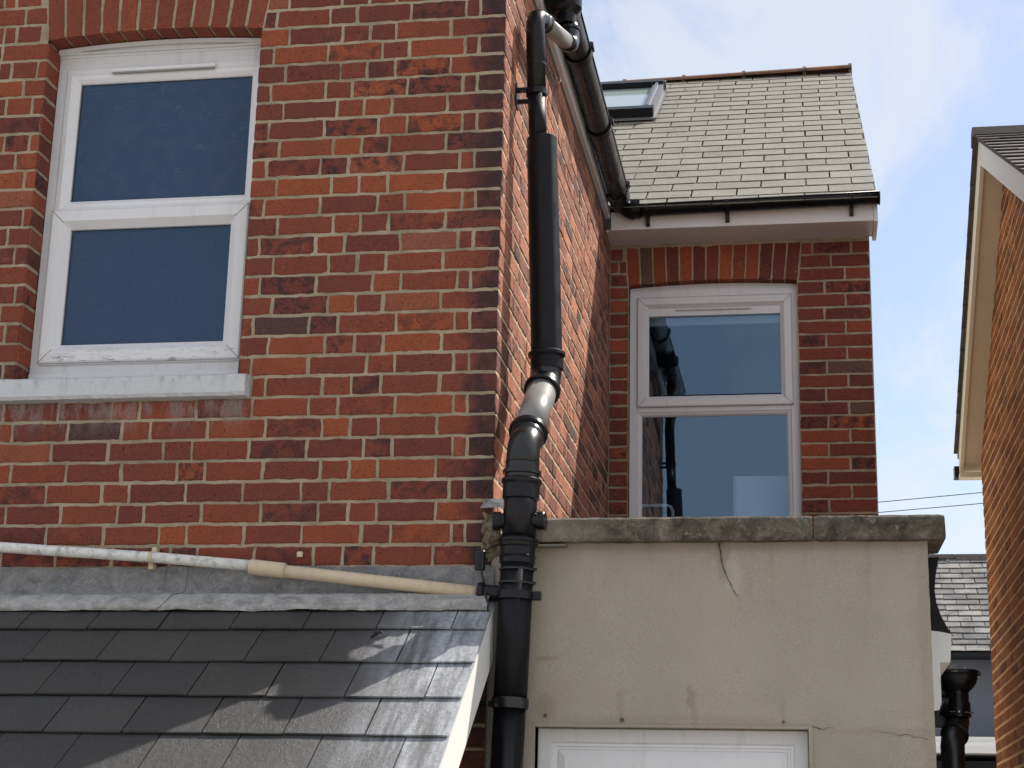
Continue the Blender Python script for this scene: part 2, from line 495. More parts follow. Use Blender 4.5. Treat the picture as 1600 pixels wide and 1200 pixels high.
def obscure_mat(name, mode):
    t = NT(name)
    if mode == 'swirl':
        warp = t.n('ShaderNodeTexNoise')
        warp.inputs['Scale'].default_value = 9.0
        warp.inputs['Detail'].default_value = 1.0
        t.l(t.mapped((1, 1, 0.8)), warp.inputs['Vector'])
        add = t.n('ShaderNodeVectorMath', operation='MULTIPLY_ADD')
        t.l(warp.outputs['Color'], add.inputs[0])
        add.inputs[1].default_value = (0.22, 0.22, 0.22)
        t.l(t.co(), add.inputs[2])
        wv = t.n('ShaderNodeTexWave', wave_type='RINGS', rings_direction='SPHERICAL')
        wv.inputs['Scale'].default_value = 26
        wv.inputs['Distortion'].default_value = 1.2
        t.l(add.outputs[0], wv.inputs['Vector'])
        msk = t.rng(t.noise(16, 3), 0.42, 0.62)
        t.bump(t.math('MULTIPLY', wv.outputs[0], msk), 0.40, 0.003)
    else:
        t.bump(t.voro(130), 0.55, 0.002)
    c = t.mix(t.noise(3, 3), (0.018, 0.046, 0.105), (0.024, 0.058, 0.122))  # blue of the reflected sky put into the base colour
    if mode == 'swirl':
        c = t.mix(t.math('MULTIPLY', t.math('MULTIPLY', t.rng(wv.outputs[0], 0.6, 0.95), msk), 0.22), c, (0.10, 0.15, 0.24))  # paler ridges paint in glints that the bump leaves too weak
    else:
        c = t.mix(t.rng(t.noise(60, 4, 0.6), 0.40, 0.75, 0, 0.22), c, (0.05, 0.09, 0.15))
    return t.fin(c, 0.12, 0.35, IOR=1.45)


MB_['obscure1'] = obscure_mat('swirl_patterned_glass', 'swirl')
MB_['obscure2'] = obscure_mat('stippled_glass', 'dots')
MB_['skylight_glass'] = NT('skylight_glass').fin((0.36, 0.42, 0.40), 0.08, 0.6, IOR=1.8)


# ------------------------------------------------------------------ mesh helpers
class MB:
    def __init__(s):
        s.v = []
        s.f = []
        s.c = []
        s.sm = []
        s.mi = []

    def add(s, vs, fs, tint=(0.5, 0.5, 0.5), smooth=False, mi=0):
        o = len(s.v)
        s.v += [tuple(p) for p in vs]
        s.f += [tuple(i + o for i in f) for f in fs]
        s.c += [tint] * len(vs)
        s.sm += [smooth] * len(fs)
        s.mi += [mi] * len(fs)

    def box(s, x0, x1, y0, y1, z0, z1, tint=(0.5, 0.5, 0.5), bev=0.0):
        if bev <= 0:
            vs = [(x, y, z) for z in (z0, z1) for y in (y0, y1) for x in (x0, x1)]
            fs = [(0, 2, 3, 1), (4, 5, 7, 6), (0, 1, 5, 4), (2, 6, 7, 3), (0, 4, 6, 2), (1, 3, 7, 5)]
            s.add(vs, fs, tint)
            return
        b = bev
        X = (x0, x1)
        Y = (y0, y1)
        Z = (z0, z1)
        sg = (1, -1)
        vs = []
        idx = {}
        for i in (0, 1):
            for j in (0, 1):
                for k in (0, 1):
                    for a in range(3):
                        p = [X[i] + sg[i] * b, Y[j] + sg[j] * b, Z[k] + sg[k] * b]
                        p[a] = (X[i], Y[j], Z[k])[a]
                        idx[(i, j, k, a)] = len(vs)
                        vs.append(p)
        fs = []
        for a in range(3):
            for e in (0, 1):
                q = []
                for (m, n) in ((0, 0), (0, 1), (1, 1), (1, 0)):
                    c = [m, n]
                    c.insert(a, e)
                    q.append(idx[(*c, a)])
                fs.append(q)
        for a in range(3):
            o = [b_ for b_ in range(3) if b_ != a]
            for m in (0, 1):
                for n in (0, 1):
                    c0 = [0, 0, 0]
                    c0[o[0]] = m
                    c0[o[1]] = n
                    c1 = list(c0)
                    c1[a] = 1
                    fs.append([idx[(*c0, o[0])], idx[(*c0, o[1])], idx[(*c1, o[1])], idx[(*c1, o[0])]])
        for i in (0, 1):
            for j in (0, 1):
                for k in (0, 1):
                    fs.append([idx[(i, j, k, a)] for a in range(3)])
        s.add(vs, fs, tint)

    def prism(s, pts, d, tint=(0.5, 0.5, 0.5)):
        """polygon pts (3D) extruded by vector d"""
        n = len(pts)
        d = Vector(d)
        vs = [Vector(p) for p in pts] + [Vector(p) + d for p in pts]
        fs = [list(range(n)), list(range(2 * n - 1, n - 1, -1))]
        fs += [[i, (i + 1) % n, n + (i + 1) % n, n + i] for i in range(n)]
        s.add(vs, fs, tint)

    def tube(s, pts, r, seg=28, tint=(0.5, 0.5, 0.5), caps=True):
        pts = [Vector(p) for p in pts]
        rs = r if isinstance(r, (list, tuple)) else [r] * len(pts)
        vs = []
        fs = []
        ref = None
        for i, p in enumerate(pts):
            if i == 0:
                d = pts[1] - p
            elif i == len(pts) - 1:
                d = p - pts[i - 1]
            else:
                d = (pts[i + 1] - p).normalized() + (p - pts[i - 1]).normalized()
            d.normalize()
            if ref is None:
                ref = d.orthogonal().normalized()
            else:
                ref = (ref - d * ref.dot(d)).normalized()
            b = d.cross(ref)
            for k in range(seg):
                a = 2 * math.pi * k / seg
                vs.append(p + (ref * math.cos(a) + b * math.sin(a)) * rs[i])
        for i in range(len(pts) - 1):
            for k in range(seg):
                k2 = (k + 1) % seg
                fs.append((i * seg + k, i * seg + k2, (i + 1) * seg + k2, (i + 1) * seg + k))
        s.add(vs, fs, tint, True)
        if caps:
            o = len(s.v) - len(vs)
            s.f.append(tuple(o + k for k in range(seg)))
            s.f.append(tuple(o + (len(pts) - 1) * seg + seg - 1 - k for k in range(seg)))
            s.sm += [False, False]
            s.mi += [0, 0]

    def lathe(s, p0, d, prof, seg=32, tint=(0.5, 0.5, 0.5)):
        """prof: (t along d, radius); sharp steps are split to keep edges crisp"""
        p0 = Vector(p0)
        d = Vector(d).normalized()
        a = d.orthogonal().normalized()
        b = d.cross(a)
        for (t0, r0), (t1, r1) in zip(prof, prof[1:]):
            vs = []
            for tt, rr in ((t0, r0), (t1, r1)):
                for k in range(seg):
                    an = 2 * math.pi * k / seg
                    vs.append(p0 + d * tt + (a * math.cos(an) + b * math.sin(an)) * max(rr, 1e-4))
            s.add(vs, [(k, (k + 1) % seg, seg + (k + 1) % seg, seg + k) for k in range(seg)], tint, True)

    def build(s, name, mat, parent=None, **kw):
        me = bpy.data.meshes.new(name)
        me.from_pydata(s.v, [], s.f)
        mats = mat if isinstance(mat, (list, tuple)) else [mat]
        for m in mats:
            me.materials.append(MB_[m])
        ca = me.color_attributes.new('tint', 'FLOAT_COLOR', 'POINT')
        ca.data.foreach_set('color', [x for c in s.c for x in (*c, 1.0)])
        me.polygons.foreach_set('use_smooth', s.sm)
        me.polygons.foreach_set('material_index', s.mi)
        me.update()
        import bmesh
        bm = bmesh.new()
        bm.from_mesh(me)
        bmesh.ops.recalc_face_normals(bm, faces=bm.faces)
        bm.to_mesh(me)
        bm.free()
        o = bpy.data.objects.new(name, me)
        COL.objects.link(o)
        if parent is not None:
            o.parent = parent
            o.matrix_parent_inverse = parent_inv(parent)
        for k, v in kw.items():
            o[k] = v
        return o


def world_of(o):
    m = Matrix.Translation(o.location)
    if o.parent is None:
        return m
    return world_of(o.parent) @ o.matrix_parent_inverse @ m


def parent_inv(p):
    return world_of(p).inverted()


def thing(name, label, cat, loc=(0, 0, 0), group=None):
    o = bpy.data.objects.new(name, None)
    o.empty_display_size = 0.2
    COL.objects.link(o)
    o.location = loc
    o['label'] = label
    o['category'] = cat
    if group:
        o['group'] = group
    return o


def nz(p, sc, seed=0.0):
    q = Vector(p) * sc + Vector((seed, seed * 1.7, -seed))
    return noise.noise(q)


class Frame:
    """wall plane: P(u,v,w) = O + U*u + Z*v + N*w, N out of the wall"""
    def __init__(s, O, U, N):
        s.O = Vector(O)
        s.U = Vector(U)
        s.N = Vector(N)

    def P(s, u, v, w=0.0):
        return s.O + s.U * u + Vector((0, 0, v)) + s.N * w


def patch_brick(mb, fr, q, depth=0.02, res=(6, 3), jit=0.0016, tint=None, rnd=0.0022):
    """irregular brick from four uv corners (bl, br, tr, tl)"""
    nx, ny = res
    us = [0, 0.025] + [i / nx for i in range(1, nx)] + [0.975, 1]
    vs_ = [0, 0.07] + [j / ny for j in range(1, ny)] + [0.93, 1]
    A, B, C_, D = q
    proud = random.uniform(-0.0012, 0.0016)
    tu = random.uniform(-0.0016, 0.0016)
    tv = random.uniform(-0.001, 0.001)
    V = []
    nu = len(us)
    nv = len(vs_)
    for j, t in enumerate(vs_):
        for i, s_ in enumerate(us):
            u = (A[0] * (1 - s_) + B[0] * s_) * (1 - t) + (D[0] * (1 - s_) + C_[0] * s_) * t
            v = (A[1] * (1 - s_) + B[1] * s_) * (1 - t) + (D[1] * (1 - s_) + C_[1] * s_) * t
            edge = i in (0, nu - 1) or j in (0, nv - 1)
            du = 1.5 * jit * nz((u, v, 0), 30, 3.1) + jit * 0.8 * nz((u, v, 0), 140, 9.1)
            dv = 1.4 * jit * nz((u, v, 0), 30, 7.7) + jit * 0.8 * nz((u, v, 0), 140, 1.3)
            w = proud + tu * (s_ - .5) + tv * (t - .5) + 0.0010 * nz((u, v, 0), 55, 5.0)
            if edge:
                w -= rnd
            V.append(fr.P(u + du, v + dv, w))
    F = []
    for j in range(nv - 1):
        for i in range(nu - 1):
            F.append((j * nu + i, j * nu + i + 1, (j + 1) * nu + i + 1, (j + 1) * nu + i))
    ring = [i for i in range(nu)] + [j * nu + nu - 1 for j in range(1, nv)] + [(nv - 1) * nu + i for i in range(nu - 2, -1, -1)] + [j * nu for j in range(nv - 2, 0, -1)]
    o = len(V)
    for k in ring:
        V.append(V[k] - fr.N * depth)
    n = len(ring)
    for k in range(n):
        F.append((ring[k], o + k, o + (k + 1) % n, ring[(k + 1) % n]))
    if tint is None:
        tint = (random.random(), random.random(), random.random())
    mb.add(V, F, tint, False)


CH = 0.0750          # course height
JT = 0.0118          # joint
Z0 = 4.481           # a bed joint centre


def zc(k):
    return Z0 + CH * k


def rtint(hi=0.0):
    a = random.random()
    return (a * 0.92 if random.random() > 0.022 else 1.0, min(1, random.random() ** 1.3 + hi), random.random())


def course_runs(length, kind, offset=0.0, seq=None):
    """brick spans measured from a corner at 0"""
    Sx, Hx, Qx = 0.1962, 0.0912, 0.040
    out = []
    u = offset
    i = 0
    while u < length:
        w = {'S': Sx, 'H': Hx, 'Q': Qx}[seq[i % len(seq)]] + random.uniform(-0.004, 0.004)
        out.append((u, min(u + w, length)))
        u += w + JT
        i += 1
    return out


def lay(mb, fr, runs, z0, z1, holes, sign=1, umin=None, umax=None, res=(6, 3), depth=0.02, jit=0.0016, hi=0.0, joint_dz=0.0):
    """lay one course; holes: functions (z)->(ua,ub) or None at this z"""
    zb, zt = z0 + JT / 2 + random.uniform(-.0008, .0008), z1 - JT / 2 + random.uniform(-.0008, .0008)
    for (a, b) in runs:
        ua, ub = (a, b) if sign > 0 else (-b, -a)
        if umin is not None:
            ua = max(ua, umin)
        if umax is not None:
            ub = min(ub, umax)
        if ub - ua < 0.012:
            continue
        segs = [((ua, ub), (ua, ub))]   # bottom, top
        for h in holes:
            hb, ht = h(zb), h(zt)
            if hb is None and ht is None:
                continue
            hb = hb or ht
            ht = ht or hb
            new = []
            for (bb, tt) in segs:
                # left piece
                lb = (bb[0], min(bb[1], hb[0]))
                lt = (tt[0], min(tt[1], ht[0]))
                if lb[1] - lb[0] > 0.012 and lt[1] - lt[0] > 0.012:
                    new.append((lb, lt))
                rb = (max(bb[0], hb[1]), bb[1])
                rt = (max(tt[0], ht[1]), tt[1])
                if rb[1] - rb[0] > 0.012 and rt[1] - rt[0] > 0.012:
                    new.append((rb, rt))
            segs = new
        for (bb, tt) in segs:
            w = bb[1] - bb[0]
            r = res if w > 0.12 else (max(2, res[0] // 2), res[1])
            s0 = random.uniform(-.0015, .0015)
            patch_brick(mb, fr, ((bb[0] + s0, zb), (bb[1] + s0, zb), (tt[1] + s0, zt), (tt[0] + s0, zt)), depth, r, jit, rtint(hi))


# ------------------------------------------------------------------ setting
g = MB()
g.box(-400, 400, -400, 400, -0.3, 0.0)
g.build('ground', 'paving', kind='structure', label='grey concrete ground')

# ------------------------------------------------------------------ brick house
house = thing('brick_house', 'old red brick terraced house with slate roof and two white windows', 'house', (0, 0, 0))

# ---- end wall (y = 0, facing the camera)
FE = Frame((0, 0, 0), (1, 0, 0), (0, -1, 0))
WX0, WX1 = -1.766, -0.928
ZSP = 4.564
RISE = 0.020


def soff(u, x0=WX0, x1=WX1, zs=ZSP, rise=RISE):
    k = (u - (x0 + x1) / 2) / ((x1 - x0) / 2)
    return zs + rise * (1 - k * k)


def hole_win(z):
    return (WX0 - JT * .3, WX1 + JT * .3) if 3.215 < z < ZSP + 0.03 else None


AH = 0.215


def hole_arch(z):
    if ZSP - 0.005 < z < ZSP + RISE + AH:
        k = (z - ZSP) / AH
        return (WX0 - 0.014 - 0.022 * k, WX1 + 0.010 + 0.034 * k)
    return None


def hole_sill(z):
    return (-3.3, -0.872) if 3.128 < z < 3.205 else None


bm_ = MB()
seqs = [list('SSHHSSSHSSS'), list('HQSSHSSSHSS'), list('SSHHSSHSSSH'), list('HQSHSSSHSSS')]
k = -38
while zc(k) > 1.6:
    k -= 1
kk = k
row = 0
while zc(kk) < 4.93:
    sq = seqs[kk % 4]
    L = 2.75 if True else 3
    runs = course_runs(L, kk, 0.0, sq)
    lay(bm_, FE, runs, zc(kk), zc(kk + 1), (hole_win, hole_arch, hole_sill), -1, depth=0.03, res=(8, 3), jit=0.0024)
    kk += 1
# quoin returns: deepen corner faces by a strip of side bricks handled on the side wall
# arch voussoirs
nv = 12
for i in range(nv):
    f0, f1 = i / nv, (i + 1) / nv
    a = WX0 - 0.010 + f0 * (WX1 - WX0 + 0.020)
    b = WX0 - 0.010 + f1 * (WX1 - WX0 + 0.020)
    ta = WX0 - 0.032 + f0 * (WX1 - WX0 + 0.072)
    tb = WX0 - 0.032 + f1 * (WX1 - WX0 + 0.072)
    g_ = 0.006
    patch_brick(bm_, FE, ((a + g_, soff(a)), (b - g_, soff(b)), (tb - g_, soff(b) + AH - .01), (ta + g_, soff(a) + AH - .01)), 0.11, (3, 8), 0.0018, (random.uniform(.25, .92), random.random() * .5, 0))
# jamb returns of the window opening (brick faces turned into the reveal)
FJL = Frame((WX0, 0, 0), (0, 1, 0), (1, 0, 0))
FJR = Frame((WX1, 0, 0), (0, 1, 0), (-1, 0, 0))
kk = math.floor((3.22 - Z0) / CH)
while zc(kk) < ZSP:
    zb, zt = max(zc(kk) + JT / 2, 3.22), min(zc(kk + 1) - JT / 2, ZSP)
    if zt - zb > 0.01:
        for fr in (FJL, FJR):
            patch_brick(bm_, fr, ((0.004, zb), (0.112, zb), (0.112, zt), (0.004, zt)), 0.015, (4, 3), 0.0012, (random.random() * .9, random.random() * 1.0, 0))
    kk += 1
end_wall = bm_.build('end_wall', 'brick', house)

mo = MB()
MY = 0.0034


def mortar_sheet(mb, fn, u0, u1, v0, v1, du, dv, inside):
    """lumpy mortar surface grid facing out, quads kept where inside(u,v)"""
    nu = int((u1 - u0) / du) + 1
    nv_ = int((v1 - v0) / dv) + 1
    V = []
    for j in range(nv_ + 1):
        for i in range(nu + 1):
            u = u0 + (u1 - u0) * i / nu
            v = v0 + (v1 - v0) * j / nv_
            V.append(fn(u, v, 0.0014 * nz((u, v, 0), 35, 2.2) + 0.0010 * nz((u, v, 0), 90, 4.2)))
    F = []
    for j in range(nv_):
        for i in range(nu):
            u = u0 + (u1 - u0) * (i + .5) / nu
            v = v0 + (v1 - v0) * (j + .5) / nv_
            if inside(u, v):
                a = j * (nu + 1) + i
                F.append((a, a + 1, a + nu + 2, a + nu + 1))
    mb.add(V, F)


def end_in(u, v):
    if WX0 - .004 < u < WX1 + .004 and 3.2 < v < soff(min(max(u, WX0), WX1)) + .004:
        return False
    return True


mortar_sheet(mo, lambda u, v, w: (u, MY - w, v), -2.76, -0.004, 1.55, 4.93, 0.0096, 0.0096, end_in)
# body behind the mortar skin
mo.box(-2.76, WX0 - .006, 0.03, 0.23, 0.0, 4.93)
mo.box(WX1 + .006, -0.02, 0.03, 0.23, 0.0, 4.93)
mo.box(WX0 - .006, WX1 + .006, 0.03, 0.23, 0.0, 3.2)
mo.box(WX0 - .006, WX1 + .006, 0.03, 0.23, 4.605, 4.93)
mo.box(WX0 - .010, WX0 - .0025, 0.006, 0.12, 3.2, 4.55)
mo.box(WX1 + .0025, WX1 + .010, 0.006, 0.12, 3.2, 4.55)
mo.box(WX0 - .010, WX1 + .01, 0.006, 0.028, 4.592, 4.64)
for i in range(24):
    ua = WX0 + (WX1 - WX0) * i / 24
    ub = WX0 + (WX1 - WX0) * (i + 1) / 24
    zm_ = min(soff(ua), soff(ub)) + .006
    mo.box(ua, ub, 0.007, 0.12, zm_, 4.606)
mo.build('mortar_joints', 'mortar', end_wall)

# ---- side wall (x = 0, facing +x)
FS = Frame((0, 0, 0), (0, 1, 0), (1, 0, 0))
bs = MB()
kk = math.floor((2.2 - Z0) / CH)
side_seq = [list('HSSSSS'), list('SSSHSS'), list('HSHSSS'), list('SSSSSH')]
YS = 3.36
while zc(kk) < 4.93:
    sq = side_seq[kk % 4]
    z0_, z1_ = zc(kk), min(zc(kk + 1), 4.945)
    if z1_ - z0_ > 0.03:
        runs = course_runs(YS - 0.008, kk, 0.0035, sq)
        lay(bs, FS, runs, z0_, z1_, (), 1, depth=0.03, res=(5, 2), jit=0.0016, hi=0.15)
    kk += 1
side_wall = bs.build('side_wall', 'brick_side', house)
mo = MB()
mortar_sheet(mo, lambda u, v, w: (-0.0030 + w, u, v), 0.004, YS, 2.2, 4.93, 0.02, 0.0125, lambda u, v: True)
mo.box(-0.23, -0.02, 0.231, YS, 0.0, 4.93)
mo.box(-0.02, -0.006, 0.03, YS, 0.0, 2.25)
mo.build('mortar_joints', 'mortar_pale', side_wall)

# ---- rear wall (y = 3.36, facing the camera)
RY = 3.36
FR = Frame((0, RY, 0), (1, 0, 0), (0, -1, 0))
VX0, VX1 = 0.106, 1.018
VZ = 4.640


def soff2(u):
    k = (u - (VX0 + VX1) / 2) / ((VX1 - VX0) / 2)
    return VZ + 0.018 * (1 - k * k)


def hole_w2(z):
    return (VX0 - .003, VX1 + .003) if 3.10 < z < VZ + .02 else None


def hole_a2(z):
    if VZ - .012 < z < VZ + .30:
        k = (z - VZ) / 0.2
        return (VX0 - 0.010 - 0.012 * k, VX1 + 0.010 + 0.022 * k)
    return None


br = MB()
kk = math.floor((2.55 - Z0) / CH)
while zc(kk) < 4.88:
    sq = (list('SHSSHSS'), list('HSSHSSH'))[kk % 2]
    # measured from the right-hand corner x = 1.405
    c1 = 1.405 - (.243 if kk % 2 else .131) + random.uniform(-.005, .005)
    runs = [(c1 + JT / 2, 1.405), (VX1 + .004, c1 - JT / 2), (.006, VX0 - .003)]
    if zc(kk) > VZ or zc(kk) < 3.0:
        runs = [(1.405 - b, 1.405 - a) for a, b in course_runs(1.405 - 0.006, kk, 0.0, list('SSHSS') if kk % 2 else list('HSSSH'))]
    z0_, z1_ = zc(kk), min(zc(kk + 1), 4.885)
    if z1_ - z0_ > .03:
        lay(br, FR, runs, z0_, z1_, (hole_w2, hole_a2), 1, umin=0.006, depth=0.03, res=(5, 2), jit=0.0022)
    kk += 1
nv2 = 13
for i in range(nv2):
    f0, f1 = i / nv2, (i + 1) / nv2
    a = VX0 - .006 + f0 * (VX1 - VX0 + .012)
    b = VX0 - .006 + f1 * (VX1 - VX0 + .012)
    ta = VX0 - .018 + f0 * (VX1 - VX0 + .046)
    tb = VX0 - .018 + f1 * (VX1 - VX0 + .046)
    q = 0.0045
    tn = (random.choice([.15, .5, .8, .92, 1.0, .7]), random.random() * .8, 0)
    patch_brick(br, FR, ((a + q, soff2(a)), (b - q, soff2(b)), (tb - q, 4.855), (ta + q, 4.855)), 0.07, (3, 6), 0.002, tn)
for fr, sg in ((Frame((VX0, RY, 0), (0, 1, 0), (1, 0, 0)), 1), (Frame((VX1, RY, 0), (0, 1, 0), (-1, 0, 0)), -1)):
    kk = math.floor((2.9 - Z0) / CH)
    while zc(kk) < VZ:
        zb, zt = zc(kk) + JT / 2, min(zc(kk + 1) - JT / 2, VZ)
        patch_brick(br, fr, ((0.004, zb), (0.075, zb), (0.075, zt), (0.004, zt)), 0.012, (3, 2), 0.001)
        kk += 1
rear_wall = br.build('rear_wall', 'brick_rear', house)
mo = MB()


def rear_in(u, v):
    return not (VX0 - .004 < u < VX1 + .004 and v < soff2(min(max(u, VX0), VX1)) + .003 and v > 3.1)


mortar_sheet(mo, lambda u, v, w: (u, RY + MY - w, v), 0.0, 1.400, 2.55, 4.875, 0.012, 0.012, rear_in)
mo.box(0.0, VX0 - .006, RY + .03, RY + .23, 0, 4.87)
mo.box(VX1 + .006, 1.395, RY + .03, RY + .23, 0, 4.87)
mo.box(VX0 - .006, VX1 + .006, RY + .03, RY + .23, 0, 3.1)
mo.box(VX0 - .006, VX1 + .006, RY + .09, RY + .23, 4.668, 4.87)
mo.box(VX0 - .010, VX0 - .0025, RY + .007, RY + .09, 3.1, 4.65)
mo.box(VX1 + .0025, VX1 + .010, RY + .007, RY + .09, 3.1, 4.65)
for i in range(20):
    ua = VX0 + (VX1 - VX0) * i / 20
    ub = VX0 + (VX1 - VX0) * (i + 1) / 20
    mo.box(ua, ub, RY + .007, RY + .09, min(soff2(ua), soff2(ub)) + .006, 4.70)
mo.build('mortar_joints', 'mortar', rear_wall)
# flank of the main house, rendered pale, seen as a thin edge
fl = MB()
fl.box(1.3965, 1.409, RY + .002, 9.6, 0.0, 4.95)
fl.prism([(1.3975, 3.4, 4.94), (1.3975, 9.6, 4.94), (1.3975, 6.5, 7.2)], (0.011, 0, 0))
fl.build('flank_wall', 'render_pale', house)
# internal walls so that the room behind the window is a room
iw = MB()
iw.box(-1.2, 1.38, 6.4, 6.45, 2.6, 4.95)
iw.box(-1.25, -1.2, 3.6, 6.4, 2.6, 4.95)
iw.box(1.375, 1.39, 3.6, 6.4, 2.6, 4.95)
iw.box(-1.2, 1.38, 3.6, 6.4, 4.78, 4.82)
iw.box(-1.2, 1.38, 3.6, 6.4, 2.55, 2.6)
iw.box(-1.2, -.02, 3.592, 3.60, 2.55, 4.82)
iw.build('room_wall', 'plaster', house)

# ---- windows
def rect_sweep(mb, x0, x1, z0, z1, prof):
    """mitred frame: prof list of (inset, y)"""
    rings = []
    for (d, y) in prof:
        rings.append([(x0 + d, y, z0 + d), (x1 - d, y, z0 + d), (x1 - d, y, z1 - d), (x0 + d, y, z1 - d)])
    V = [p for r in rings for p in r]
    F = []
    for i in range(len(rings) - 1):
        for k in range(4):
            k2 = (k + 1) % 4
            F.append((i * 4 + k, i * 4 + k2, (i + 1) * 4 + k2, (i + 1) * 4 + k))
    mb.add(V, F)


def mitre_lines(win, x0, x1, z0, z1, w, y):
    """fine mitre joints at frame corners, one mesh each"""
    e = 0.0009
    for (cx, cz, sx, sz) in ((x0, z0, 1, 1), (x1, z0, -1, 1), (x1, z1, -1, -1), (x0, z1, 1, -1)):
        a = Vector((cx, y, cz))
        b = Vector((cx + sx * w, y, cz + sz * w))
        n = Vector((-(b - a).z, 0, (b - a).x)).normalized() * e
        mb = MB()
        mb.prism([a + n, b + n, b - n, a - n], (0, -0.0004, 0))
        mb.build('mitre_joint', 'crack', win)


def trickle(mb, x0, x1, z0, z1, y):
    mb.box(x0, x1, y - 0.014, y, z0, z1, bev=0.003)


def make_window(loc):
    w = bpy.data.objects.new('window', None)
    COL.objects.link(w)
    w.parent = house
    w.location = loc
    w['label'] = ''
    del w['label']
    return w


# end wall window
w1 = make_window((-1.35, 0.1, 3.25))
YF = 0.100
fr_ = MB()
# outer frame (drawn as bars, the head is cut to the arch)
rect_sweep(fr_, WX0 + .003, WX1 - .003, 3.262, 4.532, [(0, YF + .07), (0, YF), (0.030, YF), (0.036, YF + .008), (0.036, YF + .03)])
fr_.box(WX0 + .034, WX1 - .034, YF + .004, YF + .06, 3.88, 3.93)
fr_.box(WX0 + .034, WX1 - .034, YF + .001, YF + .06, 4.468, 4.505, bev=.002)
# arched head piece
n = 16
for i in range(n):
    a = WX0 + .002 + (WX1 - WX0 - .004) * i / n
    b = WX0 + .002 + (WX1 - WX0 - .004) * (i + 1) / n
    fr_.prism([(a, YF - .004, 4.530), (b, YF - .004, 4.530), (b, YF - .004, soff(b) - .004), (a, YF - .004, soff(a) - .004)], (0, .07, 0))
    fr_.prism([(a, YF - .020, soff(a) - .022), (b, YF - .020, soff(b) - .022), (b, YF - .020, soff(b) - .005), (a, YF - .020, soff(a) - .005)], (0, .0155, 0))
fr_.box(WX0 + .004, WX1 - .004, YF - .014, YF - .0045, 4.540, 4.548)
# lower rail of the outer frame
fr_.box(WX0 + .034, WX1 - .034, YF + .002, YF + .06, 3.2625, 3.330)
fr_.box(WX0 + .036, WX1 - .03, YF - .004, YF + .001, 3.2975, 3.3025)
# sub sill
fr_.box(WX0 + .008, WX1 - .006, YF - .022, YF + .06, 3.216, 3.2615, bev=.003)
fr_.build('frame', 'upvc_dirty', w1)
s1 = MB()
rect_sweep(s1, -1.728, -0.958, 3.303, 3.899, [(0, YF + .03), (0, YF - .014), (0.005, YF - .018), (0.044, YF - .018), (0.060, YF - .004), (0.072, YF + .006), (0.072, YF + .02)])
s1.build('sash', 'upvc_weathered', w1)
s2 = MB()
rect_sweep(s2, -1.726, -0.933, 3.888, 4.480, [(0, YF + .03), (0, YF - .002), (0.020, YF - .006), (0.026, YF - .001), (0.040, YF + .001), (0.053, YF + .010), (0.053, YF + .024)])
s2.box(-1.672, -0.985, YF + .0115, YF + .03, 4.424, 4.440, bev=.002)
s2.build('sash', 'upvc', w1)
mitre_lines(w1, -1.728, -0.958, 3.303, 3.899, 0.05, YF - .0182)
tv = MB()
trickle(tv, -1.546, -1.126, 4.458, 4.474, YF - .003)
tv.build('trickle_vent', 'upvc', w1)
dk_ = MB()
dk_.box(-1.54, -1.132, YF - .0125, YF - .006, 4.4515, 4.4577)
dk_.build('vent_slot', 'grey_plastic', w1)
p1 = MB()
p1.box(-1.70, -0.97, YF + .021, YF + .030, 3.93, 4.46)
p1.build('pane', 'obscure1', w1)
p2 = MB()
p2.box(-1.66, -1.02, YF + .018, YF + .028, 3.35, 3.87)
p2.build('pane', 'obscure2', w1)
gk = MB()
rect_sweep(gk, -1.657, -1.029, 3.374, 3.828, [(0, YF + .0165), (0.0035, YF + .0165), (0.0035, YF + .018)])
rect_sweep(gk, -1.672, -0.986, 3.941, 4.425, [(0, YF + .0195), (0.0035, YF + .0195), (0.0035, YF + .021)])
gk.build('gasket', 'rubber', w1)

# concrete sill, painted, with chipped end
si = MB()
nx = 120
V = []
F = []
prof = [(0.10, 3.225), (-0.040, 3.208), (-0.052, 3.202), (-0.054, 3.140), (-0.046, 3.128), (0.02, 3.130)]
for i in range(nx + 1):
    x = -2.75 + (2.75 - 0.882) * i / nx
    for j, (y, z) in enumerate(prof):
        jj = 0.0035 * nz((x, y, z), 18, 1.0) + 0.0022 * nz((x, y, z), 60, 5.5)
        if i > nx - 2:
            jj += 0.002
        V.append((x + (0 if i < nx else 0.003 * nz((x, y, z), 50, 2.2)), y + jj, z + jj * .8))
m_ = len(prof)
for i in range(nx):
    for j in range(m_ - 1):
        F.append((i * m_ + j, i * m_ + j + 1, (i + 1) * m_ + j + 1, (i + 1) * m_ + j))
F.append(tuple(nx * m_ + j for j in range(m_)))
si.add(V, F)
si.build('window_sill', 'sill', house)

# rear wall window
w2 = make_window((0.56, RY + .06, 3.2))
YG = RY + .06
f2 = MB()
rect_sweep(f2, VX0 + .002, VX1 - .002, 3.23, 4.624, [(0, YG + .07), (0, YG), (0.040, YG), (0.046, YG + .008), (0.046, YG + .03)])
f2.box(VX0 + .045, VX1 - .045, YG + .001, YG + .05, 3.930, 3.958, bev=.003)
for i in range(12):
    a = VX0 + .004 + (VX1 - VX0 - .008) * i / 12
    b = VX0 + .004 + (VX1 - VX0 - .008) * (i + 1) / 12
    f2.prism([(a, YG + .002, 4.6235), (b, YG + .002, 4.6235), (b, YG + .002, soff2(b) - .003), (a, YG + .002, soff2(a) - .003)], (0, .05, 0))
f2.box(VX0 + .004, VX1 - .004, YG - .03, YG + .05, 3.185, 3.2295, bev=.003)
